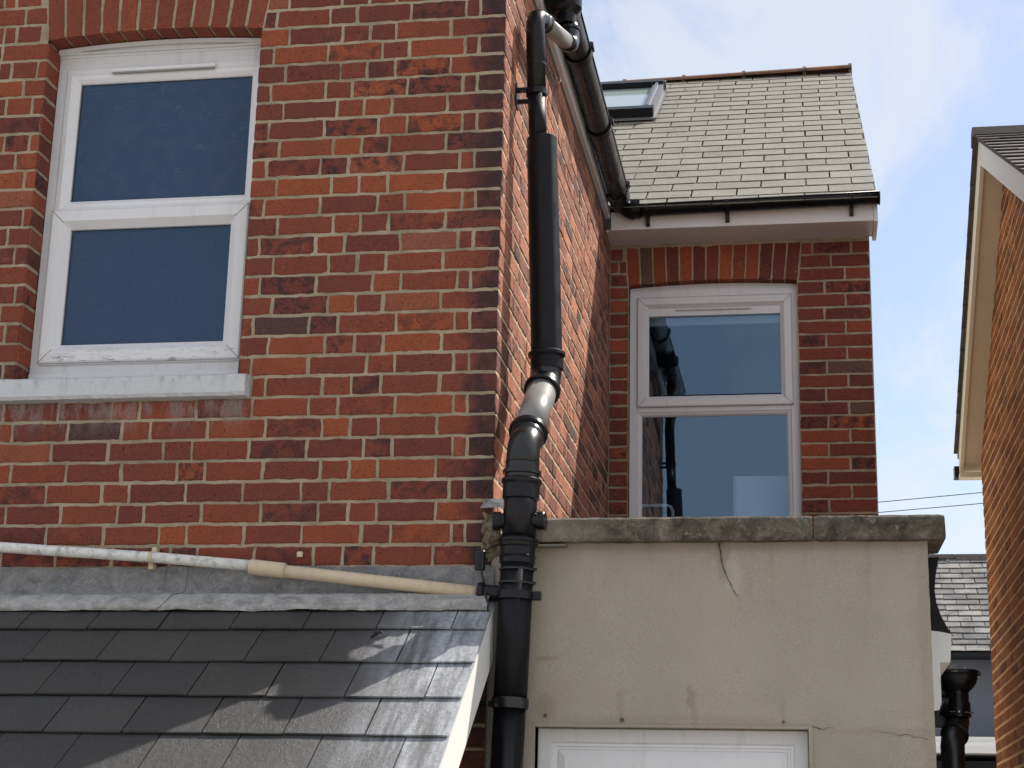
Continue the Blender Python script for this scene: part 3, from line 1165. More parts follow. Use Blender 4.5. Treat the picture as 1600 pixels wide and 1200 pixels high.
# beads round the fixed light
rect_sweep(f2, VX0 + .047, VX1 - .047, 3.275, 3.930, [(0, YG + .004), (0.014, YG + .010), (0.022, YG + .02)])
f2.build('frame', 'upvc', w2)
sa = MB()
rect_sweep(sa, .150, .986, 3.958, 4.578, [(0, YG + .03), (0, YG - .012), (0.005, YG - .016), (0.040, YG - .016), (0.052, YG - .004), (0.062, YG + .006), (0.062, YG + .02)])
sa.box(.212, .924, YG + .002, YG + .02, 4.474, 4.517, bev=.002)
sa.build('sash', 'upvc', w2)
mitre_lines(w2, .150, .986, 3.958, 4.578, 0.05, YG - .0162)
tv = MB()
trickle(tv, .36, .77, 4.502, 4.513, YG + .002)
tv.build('trickle_vent', 'upvc', w2)
pg = MB()
pg.box(.205, .930, YG + .018, YG + .022, 4.03, 4.50)
pg.build('pane', 'glass', w2)
pg = MB()
pg.box(.165, .965, YG + .021, YG + .025, 3.29, 3.925)
pg.build('pane', 'glass', w2)

# ---- roofs of the house
def slates(mb, O, Ux, Us, N, rows, width, thick, jit=0.002, xr=None, gap=0.0035, tint_fn=None, skip=None, lift_k=1.9):
    """rows: list of (s_top, s_bottom, phase, u0, u1); O + Ux*u + Us*s (s down the slope) + N*h"""
    O, Ux, Us, N = Vector(O), Vector(Ux), Vector(Us), Vector(N)
    for (st, sb, ph, u0, u1) in rows:
        ex = sb - st
        k = math.floor((u0 - ph) / width)
        while ph + k * width < u1:
            a = max(ph + k * width, u0) + gap * random.uniform(.3, .7)
            b = min(ph + (k + 1) * width, u1) - gap * random.uniform(.3, .7)
            k += 1
            if b - a < .02:
                continue
            if skip and skip(a, b, st, sb):
                continue
            d = random.uniform(-jit, jit)
            e = random.uniform(-jit, jit) * .6
            lift = thick * lift_k + random.uniform(0, thick * .4)
            l2 = lift + random.uniform(-.25, .35) * thick
            top = st - ex * 0.12
            corners = [(a, top, 0.0), (b, top, 0.0), (b, sb + d + e, lift), (a, sb + d - e, l2)]
            n = 5
            V = []
            # bottom edge slightly ragged
            for layer in (0, -1):
                V.append(O + Ux * a + Us * top + N * (thick * layer + thick))
                V.append(O + Ux * b + Us * top + N * (thick * layer + thick))
                for i in range(n + 1):
                    f = i / n
                    u = b + (a - b) * f
                    s_ = corners[2][1] + (corners[3][1] - corners[2][1]) * f + jit * .7 * nz((u * 1.0, sb, 0), 60, 3)
                    h = corners[2][2] + (corners[3][2] - corners[2][2]) * f
                    V.append(O + Ux * u + Us * s_ + N * (h + thick * layer + thick))
            m = n + 3
            F = [tuple(range(m)), tuple(range(2 * m - 1, m - 1, -1))]
            F += [(i, (i + 1) % m, m + (i + 1) % m, m + i) for i in range(m)]
            tn = tint_fn() if tint_fn else (random.random(), random.random(), 0)
            mb.add(V, F, tn)


# main roof, front slope: eaves y=2.97 z=4.965, ridge y=6.48
E0 = Vector((0, 2.998, 4.974))
R0 = Vector((0, 6.48, 7.345))
sl_ = (R0 - E0)
SLEN = sl_.length
Usl = -sl_.normalized()
Nsl = Vector((0, -sl_.z, sl_.y)).normalized()
if Nsl.z < 0:
    Nsl = -Nsl
NR = 24
ex = SLEN / NR
rows = []
for i in range(NR):
    # courses sag a little towards the left, as old roofs do
    rows.append((i * ex, (i + 1) * ex, (0.122 if i % 2 else 0.0) + random.uniform(-.012, .012) + 1.44 - 2.44 - .0, -1.6, 1.448))
ro = MB()
tilt = Vector((1, 0, 0.022)).normalized()
slates(ro, R0 + Vector((-0.0, 0, -0.024)), (1, 0, 0.0), Usl, Nsl, rows, 0.2445, 0.0040, 0.0045, gap=0.0075, lift_k=1.15)
roof = ro.build('roof', 'slate_roof', house)
ru = MB()
ru.prism([(-2.7, 3.14, 5.031), (1.4465, 3.14, 5.031), (1.4465, 6.48, 7.306), (-2.7, 6.48, 7.306)], (0, 0.01, -0.045))
ru.prism([(-2.7, 6.49, 7.318), (1.43, 6.49, 7.318), (1.43, 9.9, 5.0), (-2.7, 9.9, 5.0)], (0, 0, -0.08))
ru.build('roof_underlay', 'dark', roof)
# roof over the projecting end block, sloping up away from the side gutter
r2 = MB()
for i in range(12):
    pass
Eo = Vector((0.06, 0, 5.05))
sv = Vector((-1, 0, 0.62)).normalized()
r2rows = [(i * .2, (i + 1) * .2, (0.12 if i % 2 else 0), -0.12, 4.6) for i in range(15)]
top_ = Eo + sv * 3.0
slates(r2, top_, (0, 1, 0), -sv, Vector((0.62, 0, 1)).normalized(), r2rows, 0.25, 0.005, 0.003)
r2.prism([(0.02, -.10, 5.015), (0.02, 4.6, 5.015), (-2.55, 4.6, 6.60), (-2.55, -.10, 6.60)], (0, 0, -0.05))
r2.build('roof', 'slate_roof', house)

# ridge tiles on the main roof
rg = MB()
xx = -1.6
i = 0
while xx < 1.43:
    x1_ = min(xx + 0.448, 1.445)
    zr = 7.338 + 0.020 * (xx - 1.4)
    zr1 = 7.338 + 0.020 * (x1_ - 1.4)
    V = []
    for (x, z) in ((xx, zr), (x1_, zr1)):
        for a in range(9):
            an = math.pi * a / 8
            V.append((x, 6.48 + 0.085 * math.cos(an), z + 0.055 * math.sin(an) - .02))
    F = [(a, a + 1, 9 + a + 1, 9 + a) for a in range(8)] + [tuple(range(9)), tuple(range(17, 8, -1))]
    rg.add(V, F, (.5, .5, .5), False)
    # lump of bedding mortar at each joint
    rg.lathe((x1_ - .02, 6.48, zr1 - .015), (1, 0, 0), [(0, .02), (0.0, .088 * .75), (.025, .088 * .75), (.025, .02)], 10)
    xx += 0.452
rg.build('ridge_tiles', 'clay', roof)

# ---- roof window
sk = bpy.data.objects.new('roof_window', None)
COL.objects.link(sk)
sk.parent = house
sk.location = (-0.3, 5.55, 6.75)
Er = lambda x, y, h: Vector((x, y, 4.974 + (y - 2.998) * (sl_.z / sl_.y))) + Nsl * h
def roofbox(mb, x0, x1, y0, y1, h0, h1):
    V = [Er(x, y, h) for h in (h0, h1) for y in (y0, y1) for x in (x0, x1)]
    mb.add(V, [(0, 2, 3, 1), (4, 5, 7, 6), (0, 1, 5, 4), (2, 6, 7, 3), (0, 4, 6, 2), (1, 3, 7, 5)])
SX0, SX1, SY0, SY1 = -0.70, 0.085, 5.10, 6.03
a = MB()
roofbox(a, SX0, SX1, SY0, SY0 + .085, 0.0, 0.075)
a.build('bottom_rail', 'black_matt', sk)
a = MB()
roofbox(a, SX0, SX1, SY1 - .07, SY1, 0.0, 0.085)
a.build('top_rail', 'black_matt', sk)
for x0_, x1_ in ((SX0 + .001, SX0 + .075), (SX1 - .075, SX1 - .001)):
    a = MB()
    roofbox(a, x0_, x1_, SY0 + .086, SY1 - .071, 0.0, 0.065)
    roofbox(a, x0_ + .02, x0_ + .04, SY0 + .086, SY1 - .071, 0.0651, 0.078)
    a.build('side_rail', 'lead_clean', sk)
a = MB()
roofbox(a, SX0, SX1 + .012, SY1 + .001, SY1 + .03, 0.0, 0.07)
a.build('hood', 'lead_clean', sk)
a = MB()
rb = [Er(x, y, .045) for x, y in ((SX0 + .08, SY0 + .087), (SX1 - .08, SY0 + .087))]
roofbox(a, SX0 + .08, SX1 - .08, SY0 + .087, SY0 + .10, 0.02, 0.062)
a.build('glazing_bead', 'black_matt', sk)
a = MB()
roofbox(a, SX1, SX1 + .022, SY0 + .01, SY1 + .03, 0.0, 0.010)
roofbox(a, SX0, SX1 + .021, SY0 - .03, SY0 - .001, 0.0, 0.012)
a.build('lead_flashing', 'lead_clean', sk)
a = MB()
roofbox(a, SX0 + .076, SX1 - .076, SY0 + .086, SY1 - .071, 0.01, 0.04)
a.build('pane', 'skylight_glass', sk)

# ---- fascias and soffits
FA = MB()
FA.box(0.006, 0.030, -0.06, 3.10, 4.932, 5.03, bev=.002)
FA.build('fascia', 'fascia', house, label='narrow white fascia along the side wall')
FA = MB()
FA.box(0.034, 1.424, 3.102, 3.135, 4.868, 4.972, bev=.002)
FA.box(1.4245, 1.447, 3.099, 3.40, 4.862, 4.975, bev=.002)
FA.build('fascia', 'fascia', house, label='white box fascia over the rear window')
FA = MB()
FA.box(0.004, 1.424, 3.136, 3.358, 4.872, 4.884)
FA.build('soffit', 'fascia', house)
FA = MB()
FA.prism([(1.4265, 3.41, 5.13), (1.4265, 6.48, 7.225), (1.4265, 6.48, 7.13), (1.4265, 3.41, 5.03)], (.0195, 0, 0))
FA.build('bargeboard', 'fascia', house)

# ------------------------------------------------------------------ gutters
def gutter(name, label, path0, path1, out, depth, r, mat, brackets, uniform=True):
    """half-round gutter from path0 to path1; out = outward horizontal unit vector"""
    p0, p1, out = Vector(path0), Vector(path1), Vector(out)
    T = thing(name, label, 'gutter', p0, 'rain gutters along the eaves')
    mb = MB()
    seg = 18
    V = []
    th = 0.0028
    def ringpts(p, rr, extra=0.0):
        q = []
        for k in range(seg + 1):
            a = math.pi * k / seg
            q.append(p + out * (-math.cos(a) * rr) + Vector((0, 0, -math.sin(a) * (depth + (rr - r)))))
        return q
    n = 10
    for ii in range(n + 1):
        p = p0 + (p1 - p0) * ii / n
        V += ringpts(p, r) + ringpts(p, r - th)
    m = 2 * (seg + 1)
    F = []
    for ii in range(n):
        for k in range(seg):
            F.append((ii * m + k, ii * m + k + 1, (ii + 1) * m + k + 1, (ii + 1) * m + k))
            F.append((ii * m + seg + 1 + k, (ii + 1) * m + seg + 1 + k, (ii + 1) * m + seg + 2 + k, ii * m + seg + 2 + k))
        for k in (0, seg):
            F.append((ii * m + k, ii * m + seg + 1 + k, (ii + 1) * m + seg + 1 + k, (ii + 1) * m + k))
    for ii in (0, n):
        F += [(ii * m + k, ii * m + k + 1, ii * m + seg + 2 + k, ii * m + seg + 1 + k) for k in range(seg)]
    mb.add(V, F, (.5, .5, .5), True)
    # rolled front rim
    mb.tube([p0 + out * r, p1 + out * r], 0.0055, 8)
    mb.build('trough', mat, T)
    ax = (p1 - p0).normalized()
    for (d, w, kind) in brackets:
        b = MB()
        V = []
        F = []
        for ii, dd in enumerate((0, w)):
            p = p0 + ax * (d + dd)
            for k in range(seg + 1):
                a_ = math.pi * k / seg
                for rr in (r + .0035, r + .0095):
                    V.append(p + out * (-math.cos(a_) * rr) + Vector((0, 0, -math.sin(a_) * (depth + rr - r))))
        m = 2 * (seg + 1)
        for k in range(seg):
            F.append((2 * k + 1, 2 * k + 3, m + 2 * k + 3, m + 2 * k + 1))
            F.append((2 * k, 2 * k + 2, 2 * k + 3, 2 * k + 1))
            F.append((m + 2 * k, m + 2 * k + 1, m + 2 * k + 3, m + 2 * k + 2))
            F.append((2 * k, m + 2 * k, m + 2 * k + 2, 2 * k + 2))
        b.add(V, F, (.5, .5, .5), False)
        # clip lip over the rim
        p = p0 + ax * d
        if kind != 'foot':
            b.prism([p + out * (r + .004) + Vector((0, 0, 0.0)), p + out * (r + .016) + Vector((0, 0, 0.0)), p + out * (r + .014) + Vector((0, 0, 0.024)), p + out * (r - .004) + Vector((0, 0, 0.028)), p + out * (r - .008) + Vector((0, 0, 0.018))], ax * w)
        if kind == 'foot':
            # fascia bracket leg under the gutter
            q = p - out * (r - 0.002)
            b.prism([q + Vector((0, 0, -.02)), q + out * .030 + Vector((0, 0, -depth * .8)), q + out * .014 + Vector((0, 0, -depth - .040)), q + Vector((0, 0, -depth - .044))], ax * w)
        b.build('gutter_bracket' if kind != 'union' else 'gutter_union', 'black', T)
    return T


gs = gutter('gutter', 'long brown black gutter running back along the sunlit side wall', (0.090, -0.35, 5.068), (0.090, 2.93, 5.020), (1, 0, 0), 0.066, 0.056, 'gutter_brown' if False else 'black_grey',
            [(0.92, .014, 'clip'), (1.62, .05, 'union'), (2.40, .05, 'union'), (3.20, .02, 'clip')])
# outlet above the downpipe
o_ = MB()
o_.lathe((.112, .77, 5.02), (0, 0, -1), [(0, .064), (0.05, .064), (0.055, .060), (.075, .044), (.080, .041), (.12, .041), (.122, .036)])
o_.tube([(.09, .66, 5.005), (.09, .88, 5.005)], [.066, .066], 24)
o_.build('gutter_outlet', 'black', gs)
# corner piece joining the two gutters
gr = gutter('gutter', 'straight black gutter under the sunlit slates above the rear window', (0.150, 3.048, 4.968), (1.452, 3.048, 4.988), (0, -1, 0), 0.048, 0.050, 'black',
            [(0.0, .05, 'union'), (0.075, .022, 'foot'), (0.50, .022, 'foot'), (1.15, .022, 'foot')])
e_ = MB()
for (p, d) in (((1.4525, 3.048, 4.988), 1),):
    V = [Vector(p)]
    for k in range(19):
        a_ = math.pi * k / 18
        V.append(Vector(p) + Vector((0, math.cos(a_) * .054, -math.sin(a_) * .052)))
    e_.prism(V, (.006, 0, 0))
e_.build('end_cap', 'black', gr)
c_ = MB()
path = [(0.090, 2.90, 5.01), (0.090, 2.985, 5.006), (0.094, 3.02, 4.998), (0.115, 3.045, 4.978), (0.16, 3.048, 4.960)]
V = []
seg = 14
P_ = [Vector(p) for p in path]
O_ = [Vector((1, 0, 0)), Vector((1, 0, 0)), Vector((.8, -.6, 0)), Vector((.1, -1, 0)), Vector((0, -1, 0))]
for p, o__ in zip(P_, O_):
    for k in range(seg + 1):
        a_ = math.pi * k / seg
        V.append(p + o__ * (-math.cos(a_) * .060) + Vector((0, 0, -math.sin(a_) * .068 + .010)))
F = [(i * (seg + 1) + k, i * (seg + 1) + k + 1, (i + 1) * (seg + 1) + k + 1, (i + 1) * (seg + 1) + k) for i in range(4) for k in range(seg)]
c_.add(V, F, (.5, .5, .5), True)
c_.build('corner_piece', 'black', gr)

# ------------------------------------------------------------------ soil stack and downpipe
sp = thing('soil_pipe', 'tall black plastic soil stack with bends at the brick corner', 'drainpipe', (0.09, -0.08, 0))
A = Vector
def axis(z):      # lower vertical run
    t_ = (z - 1.9) / (2.94 - 1.9)
    return A((0.083 + 0.032 * t_, -0.085, z))
RB = 0.0545
m = MB()
m.tube([axis(0.0), axis(2.075)], RB - .002)
m.build('pipe', 'black', sp)
m = MB()
m.tube([axis(2.06), axis(2.53)], RB)
m.build('pipe', 'black_matt', sp)
m = MB()
ax_ = (axis(2.6) - axis(2.5)).normalized()
m.lathe(axis(2.055), ax_, [(0, RB), (0, RB + .005), (.010, RB + .006), (.028, RB + .006), (.034, RB + .004), (.034, RB)])
m.box(-0.02, 0.05, -0.09, -0.05, 2.062, 2.080)
m.build('pipe_clip', 'black_grey', sp)
# strap with lugs
m = MB()
m.lathe(axis(2.405), ax_, [(0, RB), (0, RB + .006), (.026, RB + .006), (.026, RB)])
b_ = axis(2.418)
m.box(b_.x + RB + .003, b_.x + RB + .030, b_.y - .012, b_.y + .012, 2.403, 2.431, bev=.002)
m.box(b_.x - .02, b_.x + .02, b_.y + .05, 0.0, 2.408, 2.428)
m.build('pipe_clip', 'black', sp)
for zz_ in (2.455, 2.500):
    m = MB()
    m.lathe(axis(zz_), ax_, [(0, RB), (0, RB + .004), (.006, RB + .004), (.006, RB)])
    b_ = axis(zz_)
    m.box(b_.x + RB + .001, b_.x + RB + .012, b_.y - .012, b_.y - .002, zz_ - .001, zz_ + .008)
    m.build('cable_tie', 'rubber', sp)
# socket under the boss body
m = MB()
m.lathe(axis(2.52), ax_, [(0, RB), (.004, RB + .004), (.020, RB + .004), (.026, RB + .008), (.030, RB + .003), (.055, RB + .003), (.060, RB + .008), (.070, RB + .010), (.074, RB + .013), (.082, RB + .013), (.086, RB + .009), (.090, RB)])
m.build('pipe_socket', 'black', sp)
# boss body
m = MB()
m.tube([axis(2.60), axis(2.80)], RB + .001)
m.lathe(axis(2.735), ax_, [(0, RB + .001), (.004, RB + .007), (.050, RB + .007), (.054, RB + .010), (.060, RB + .013), (.068, RB + .013), (.072, RB + .009)])
m.build('boss_body', 'black', sp)
for sg_ in (-1, 1):
    m = MB()
    b_ = axis(2.665)
    m.lathe(b_ + A((sg_ * .045, -.004, 0)), (sg_, -.10, 0), [(0, .026), (.018, .026), (.018, .031), (.040, .031), (.043, .028), (.043, .0)])
    m.build('boss_cap', 'black', sp)
# push-fit rings and lower bend
m = MB()
m.lathe(axis(2.80), ax_, [(0, RB + .003), (.020, RB + .003), (.022, RB + .010), (.034, RB + .010), (.036, RB + .002), (.060, RB + .002), (.062, RB + .004)])
B0 = axis(2.855)
B1 = A((0.114, -0.072, 2.965))
m.tube([axis(2.84), axis(2.88), axis(2.90) + A((0, .004, 0)), axis(2.925) + A((0.0, .016, 0)), axis(2.945) + A((.001, .036, 0)), axis(2.958) + A((.002, .062, 0))], RB + .001, 32)
m.build('bend', 'black_grey', sp)
Q0 = A((0.116, -0.030, 2.962))
Q1 = A((0.128, 0.225, 3.205))
dq = (Q1 - Q0).normalized()
m = MB()
m.lathe(Q0, dq, [(-.02, RB), (0, RB + .004), (.022, RB + .004), (.024, RB + .012), (.038, RB + .013), (.042, RB + .008), (.042, RB - .002)])
m.build('pipe_collar', 'black', sp)
m = MB()
m.tube([Q0 + dq * .02, Q1], RB - .0015)  # sun's sheen on this slope is put into the grey colour
m.build('pipe', 'grey_plastic', sp, label='slanting section of the stack, sunlit sheen painted grey')
m = MB()
m.lathe(Q1 - dq * .03, dq, [(0, RB - .002), (0, RB + .007), (.006, RB + .011), (.020, RB + .011), (.024, RB + .004), (.05, RB + .004)])
m.build('pipe_collar', 'black', sp)
T0 = A((0.133, 0.268, 3.33))
m = MB()
U0 = Q1
m.tube([Q1, Q1 + dq * .03, Q1 + dq * .05 + A((0, 0, .008)), T0 - A((0.0, 0.002, .055)), T0 - A((0, 0, .035)), T0], RB + .001, 32)
m.build('bend', 'black_grey', sp)
T1 = A((0.1010, 0.262, 4.178))
dt = (T1 - T0).normalized()
m = MB()
m.lathe(T0 - dt * .05, dt, [(0, RB), (.002, RB + .004), (.045, RB + .005), (.050, RB + .010), (.054, RB + .013), (.064, RB + .013), (.068, RB + .008), (.068, RB)])
m.build('pipe_socket', 'black_matt', sp)
m = MB()
m.lathe(T0, dt, [(0.0, RB + .002), ((T1 - T0).length - .003, RB + .002), ((T1 - T0).length, RB - .001), ((T1 - T0).length, .03)], 40)
m.build('pipe', 'black_matt', sp, label='long wide black section rising to the thin pipe')

dp = thing('downpipe', 'thin black rainwater pipe dropping from gutter into the wide stack', 'drainpipe', (0.07, .26, 4.15), None)
K0 = A((0.0885, .256, 4.15))
K1 = A((0.0785, .255, 4.36))
K2 = A((0.068, .252, 4.655))
r3 = .0335
m = MB()
m.tube([K0, K1], r3)
m.build('pipe', 'black_matt', dp)
m = MB()
d3 = (K2 - K1).normalized()
m.tube([K1, K2 - d3 * .03, K2 - d3 * .01 + A((.0005, .001, 0)), K2 + A((.003, .010, .014)), K2 + A((.008, .028, .026)), K2 + A((.014, .055, .030))], [r3 + .002] * 5 + [r3 + .001], 28)
m.lathe(K1 + d3 * .11, d3, [(0, r3 + .002), (0, r3 + .004), (.008, r3 + .004), (.008, r3 + .002)])
m.build('bend', 'black', dp)
m = MB()
m.lathe(K1 - d3 * .012, d3, [(0, r3), (0, r3 + .006), (.024, r3 + .006), (.024, r3)])
kc = K1 + A((0, 0, .0))
m.box(0.0005, kc.x - r3 + .004, kc.y - .012, kc.y + .012, kc.z + .008, kc.z + .020)
m.box(0.0005, kc.x - r3 + .004, kc.y + .018, kc.y + .030, kc.z - .030, kc.z - .014)
m.box(0.0005, 0.006, kc.y - .02, kc.y + .04, kc.z - .05, kc.z + .035)
m.build('pipe_clip', 'black', dp)
X0 = K2 + A((.010, .05, .030))
X1 = A((0.130, 0.780, 4.812))
dx_ = (X1 - X0).normalized()
m = MB()
m.lathe(X0, dx_, [(-.01, r3), (0, r3 + .005), (.05, r3 + .005), (.055, r3 + .008), (.066, r3 + .008), (.066, r3)])
m.build('pipe_socket', 'black_grey', dp)
m = MB()
m.tube([X0 + dx_ * .05, X1 - dx_ * .05], r3 - .0005)
m.build('pipe', 'grey_plastic', dp, label='sloping grey offset pipe')
m = MB()
m.tube([X1 - dx_ * .09, X1 - dx_ * .03, X1 - dx_ * .012 + A((0, 0, .004)), X1 + A((0, -.002, .018)), X1 + A((-.002, .0, .05)), X1 + A((-.006, -.002, .09))], r3 + .003, 28)
m.lathe(X1 + A((-.004, 0, .065)), (-.03, 0, 1), [(0, r3 + .003), (0, r3 + .008), (.012, r3 + .008), (.012, r3 + .003)])
m.build('bend', 'black_grey', dp)

# eye screw on the side wall
es = thing('eye_screw', 'small rusty ring screw with a stub of wire under the fascia', 'ring', (0, 1.16, 4.85))
m = MB()
pts = [(0.022 + .010 * math.cos(a_), 1.165, 4.842 + .014 * math.sin(a_)) for a_ in [2 * math.pi * i / 16 for i in range(17)]]
m.tube(pts, .003, 8)
m.tube([(0.0, 1.165, 4.842), (0.013, 1.165, 4.842)], .003, 8)
m.build('ring', 'steel', es)
m = MB()
m.tube([(0.014, 1.16, 4.84), (0.02, 1.05, 4.825), (0.016, .95, 4.815), (.004, .86, 4.82)], .0022, 8)
m.build('wire_stub', 'rubber', es)

# ------------------------------------------------------------------ waste pipe on the end wall
wp = thing('waste_pipe', 'sloping overflow pipe, grimy white on the left and cream on the right', 'pipe', (-0.8, -.05, 2.5))
m = MB()
m.tube([(-2.6, -.050, 2.648), (-1.734, -.050, 2.597), (-1.168, -.050, 2.558), (-0.79, -.050, 2.5255)], .0185, 20)
m.build('pipe', 'white_pipe', wp, label='grimy white length')
m = MB()
m.tube([(-0.80, -.052, 2.5195), (-0.4, -.052, 2.4745), (-0.02, -.052, 2.4320)], .0218, 24)
m.build('pipe', 'cream_pipe', wp, label='cream length')
m = MB()
m.tube([(-0.822, -.052, 2.524), (-0.818, -.052, 2.5236), (-0.70, -.052, 2.5097), (-.696, -.052, 2.5093)], [.0235, .0262, .0262, .024], 24)
m.build('coupler', 'cream_pipe', wp)
m = MB()
m.tube([(-1.182, -.050, 2.5575), (-1.168, -.050, 2.5565)], .0208, 20)
m.box(-1.184, -1.166, -.034, -.004, 2.575, 2.596, bev=.002)
m.box(-1.192, -1.174, -.034, -.004, 2.520, 2.541, bev=.002)
m.build('pipe_clip', 'cream_pipe', wp)
m = MB()
m.lathe((-.030, -.053, 2.4345), (1, -.08, -.08), [(0, .022), (0, .033), (.012, .035), (.020, .031), (.024, .027), (.09, .027)], 28)
m.build('boss_adaptor', 'black', wp)
m = MB()
m.box(-.672, -.652, -.012, -.003, 2.563, 2.582, bev=.002)
m.box(-.664, -.660, -.0135, -.0119, 2.570, 2.575)
sc_ = m.build('pipe_clip', 'cream_pipe', None)
sc_['label'] = 'tiny empty square clip left on the bricks above the cream pipe'
sc_['category'] = 'clip'

# cable with its little box
cb = thing('cable', 'thin black cable with a small connector box beside the soil stack', 'cable', (-.02, -.05, 2.4))
m = MB()
pts = [(0.03, -.02, 2.60), (0.015, -.035, 2.592), (-.012, -.05, 2.575), (-.022, -.052, 2.55), (-.022, -.055, 2.50), (-.008, -.062, 2.45), (.0, -.09, 2.42), (.012, -.115, 2.39), (.022, -.125, 2.33), (.024, -.120, 2.2), (.020, -.120, 2.09), (.018, -.12, 1.9), (.018, -.12, 0.3)]
m.tube(pts, .0038, 8)
m.build('wire', 'rubber', cb)
m = MB()
m.box(-.046, -.012, -.062, -.036, 2.508, 2.574, bev=.004)
bx_ = m.build('connector_box', 'black_grey', cb)
m = MB()
m.box(-.038, -.020, -.0645, -.0622, 2.515, 2.567)
m.build('lid', 'black', bx_)

# flashing scrap and rubble at the corner
m = MB()
m.prism([(-.038, -.030, 2.722), (.046, -.045, 2.720), (.040, -.010, 2.752), (-.022, -.004, 2.757)], (0, .003, .004))
fs_ = m.build('lead_scrap', 'lead')
fs_['label'] = 'small bent grey lead scrap sticking out at the brick corner'
fs_['category'] = 'flashing'

m = MB()
V = []
for j in range(17):
    for i in range(9):
        x, z = -.036 + .066 * i / 8, 2.545 + .165 * j / 16
        b_ = .016 * max(0, 1 - abs(i - 4) / 4.5) * max(0, 1 - abs(j - 8) / 9)
        V.append((x + .006 * nz((x, z, 0), 50, 3), .004 - b_ - .010 * (nz((x, z, 0), 38, 5) + .4), z + .006 * nz((x, z, 0), 50, 8)))
m.add(V, [(j * 9 + i, j * 9 + i + 1, (j + 1) * 9 + i + 1, (j + 1) * 9 + i) for j in range(16) for i in range(8)])
m.build('mortar_patch', 'rubble', house)
m = MB()
hk0 = Vector((-.335, -.262, 2.262))
m.tube([hk0, hk0 + Vector((.02, -.004, .008)), hk0 + Vector((.012, -.012, .012)), hk0 + Vector((.038, -.006, .014))], .0045, 8)
hk = m.build('slate_hook', 'rubber')
hk['label'] = 'tiny twisted black hook lying on the dark slates near the cream pipe'
hk['category'] = 'hook'

# ------------------------------------------------------------------ lean-to slate roof
lt = thing('lean_to', 'lean-to with dark slate roof and white bargeboard below the window', 'lean-to', (-1.2, -.5, 0))
SM = 0.725
Lo = Vector((0, -0.10, 2.361 + 0.02 * SM))
Us2 = Vector((0, -1, -SM)).normalized()
Ns2 = Vector((0, -SM, 1)).normalized()
Lo = Lo - Ns2 * 0.011
rows = []
sy = [-0.04, -0.217, -0.387, -0.556, -0.726, -0.896, -1.066, -1.236, -1.406, -1.576, -1.746, -1.916]
phs = [-.085, -.219, -.088, -.220, -.101, -.225, -.1, -.22, -.09, -.215, -.1]
fac = math.sqrt(1 + SM * SM)
for i in range(len(sy) - 1):
    rows.append(((-(sy[i]) - .10) * fac, (-(sy[i + 1]) - .10) * fac, phs[i], -2.7, 0.026))
m = MB()
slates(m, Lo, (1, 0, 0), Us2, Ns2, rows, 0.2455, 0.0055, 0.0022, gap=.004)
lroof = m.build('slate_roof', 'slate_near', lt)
m = MB()
def lp(y, h=0):
    return 2.361 + SM * (y + .12) + h
m.prism([(-2.7, -.004, lp(-.004) - .03), (.0, -.004, lp(-.004) - .03), (.0, -1.88, lp(-1.88) - .03), (-2.7, -1.88, lp(-1.88) - .03)], (0, 0, -.03))
m.build('roof_boarding', 'dark', lroof)
m = MB()
m.prism([(.004, -.02, lp(-.02) - .014), (.004, -1.90, lp(-1.90) - .014), (.004, -1.90, lp(-1.90) - .185), (.004, -.02, lp(-.02) - .185)], (.022, 0, 0))
m.build('bargeboard', 'white_board', lt)
m = MB()
m.box(-2.7, -.09, -1.75, -1.53, 0, .98)
m.box(-.30, -.09, -1.53, -.012, 0, .96)
m.build('wall', 'render_pale', lt)
# lead flashing
m = MB()
prof = [(-.0065, 2.530), (-.0085, 2.515), (-.010, 2.475), (-.012, 2.446), (-.024, 2.438), (-.045, 2.434), (-.075, 2.424), (-.105, 2.402), (-.122, 2.384), (-.128, 2.374), (-.126, 2.366)]
nx = 260
V = []
for i in range(nx + 1):
    x = -2.7 + (2.7 + 0.012) * i / nx
    for j, (y, z) in enumerate(prof):
        a_ = 0.0045 * nz((x, z * 2, 0), 9, 3) + 0.003 * nz((x, z, 0), 32, 1) + .0015 * nz((x, z, 0), 80, 4)
        if j == 0:
            z += 0.006 * nz((x, 0, 0), 14, 2) + .004 * nz((x, 0, 0), 60, 7)
        if j >= len(prof) - 2:
            z += 0.004 * nz((x, 0, 0), 11, 6)
            y += 0.003 * nz((x, 0, 0), 20, 8)
        k_ = 0.25 if j < 2 else 1.0
        V.append((x, y - abs(a_) * k_ * .8, z + a_ * .7 * (0 if j == 0 else 1)))
pn = len(prof)
F = [(i * pn + j, i * pn + j + 1, (i + 1) * pn + j + 1, (i + 1) * pn + j) for i in range(nx) for j in range(pn - 1)]
m.add(V, F, (.5, .5, .5), True)
# lapped second sheet edge
V = []
for i in range(13):
    f = i / 12
    for w_ in (0, 1):
        for j, (y, z) in enumerate(prof):
            x = -1.118 + .012 * nz((0, j * .3, 0), 2, 3) - (0.045 * max(0, j - 4) / 6) + .020 * f
            V.append((x, y - .006 - .001 * w_ * 0 + .004 * f, z + .002))
    break
for i in range(2):
    pass
V = []
for j, (y, z) in enumerate(prof):
    xo = -1.128 - 0.055 * max(0, j - 3) / 7 + .006 * nz((0, j * .7, 0), 3, 3)
    V.append((xo, y - .0075, z + .002))
    V.append((xo + .07, y - .0035, z + .001))
F = [(2 * j, 2 * j + 1, 2 * j + 3, 2 * j + 2) for j in range(pn - 1)]
m.add(V, F, (.5, .5, .5), False)
m.build('lead_flashing', 'lead', lt)

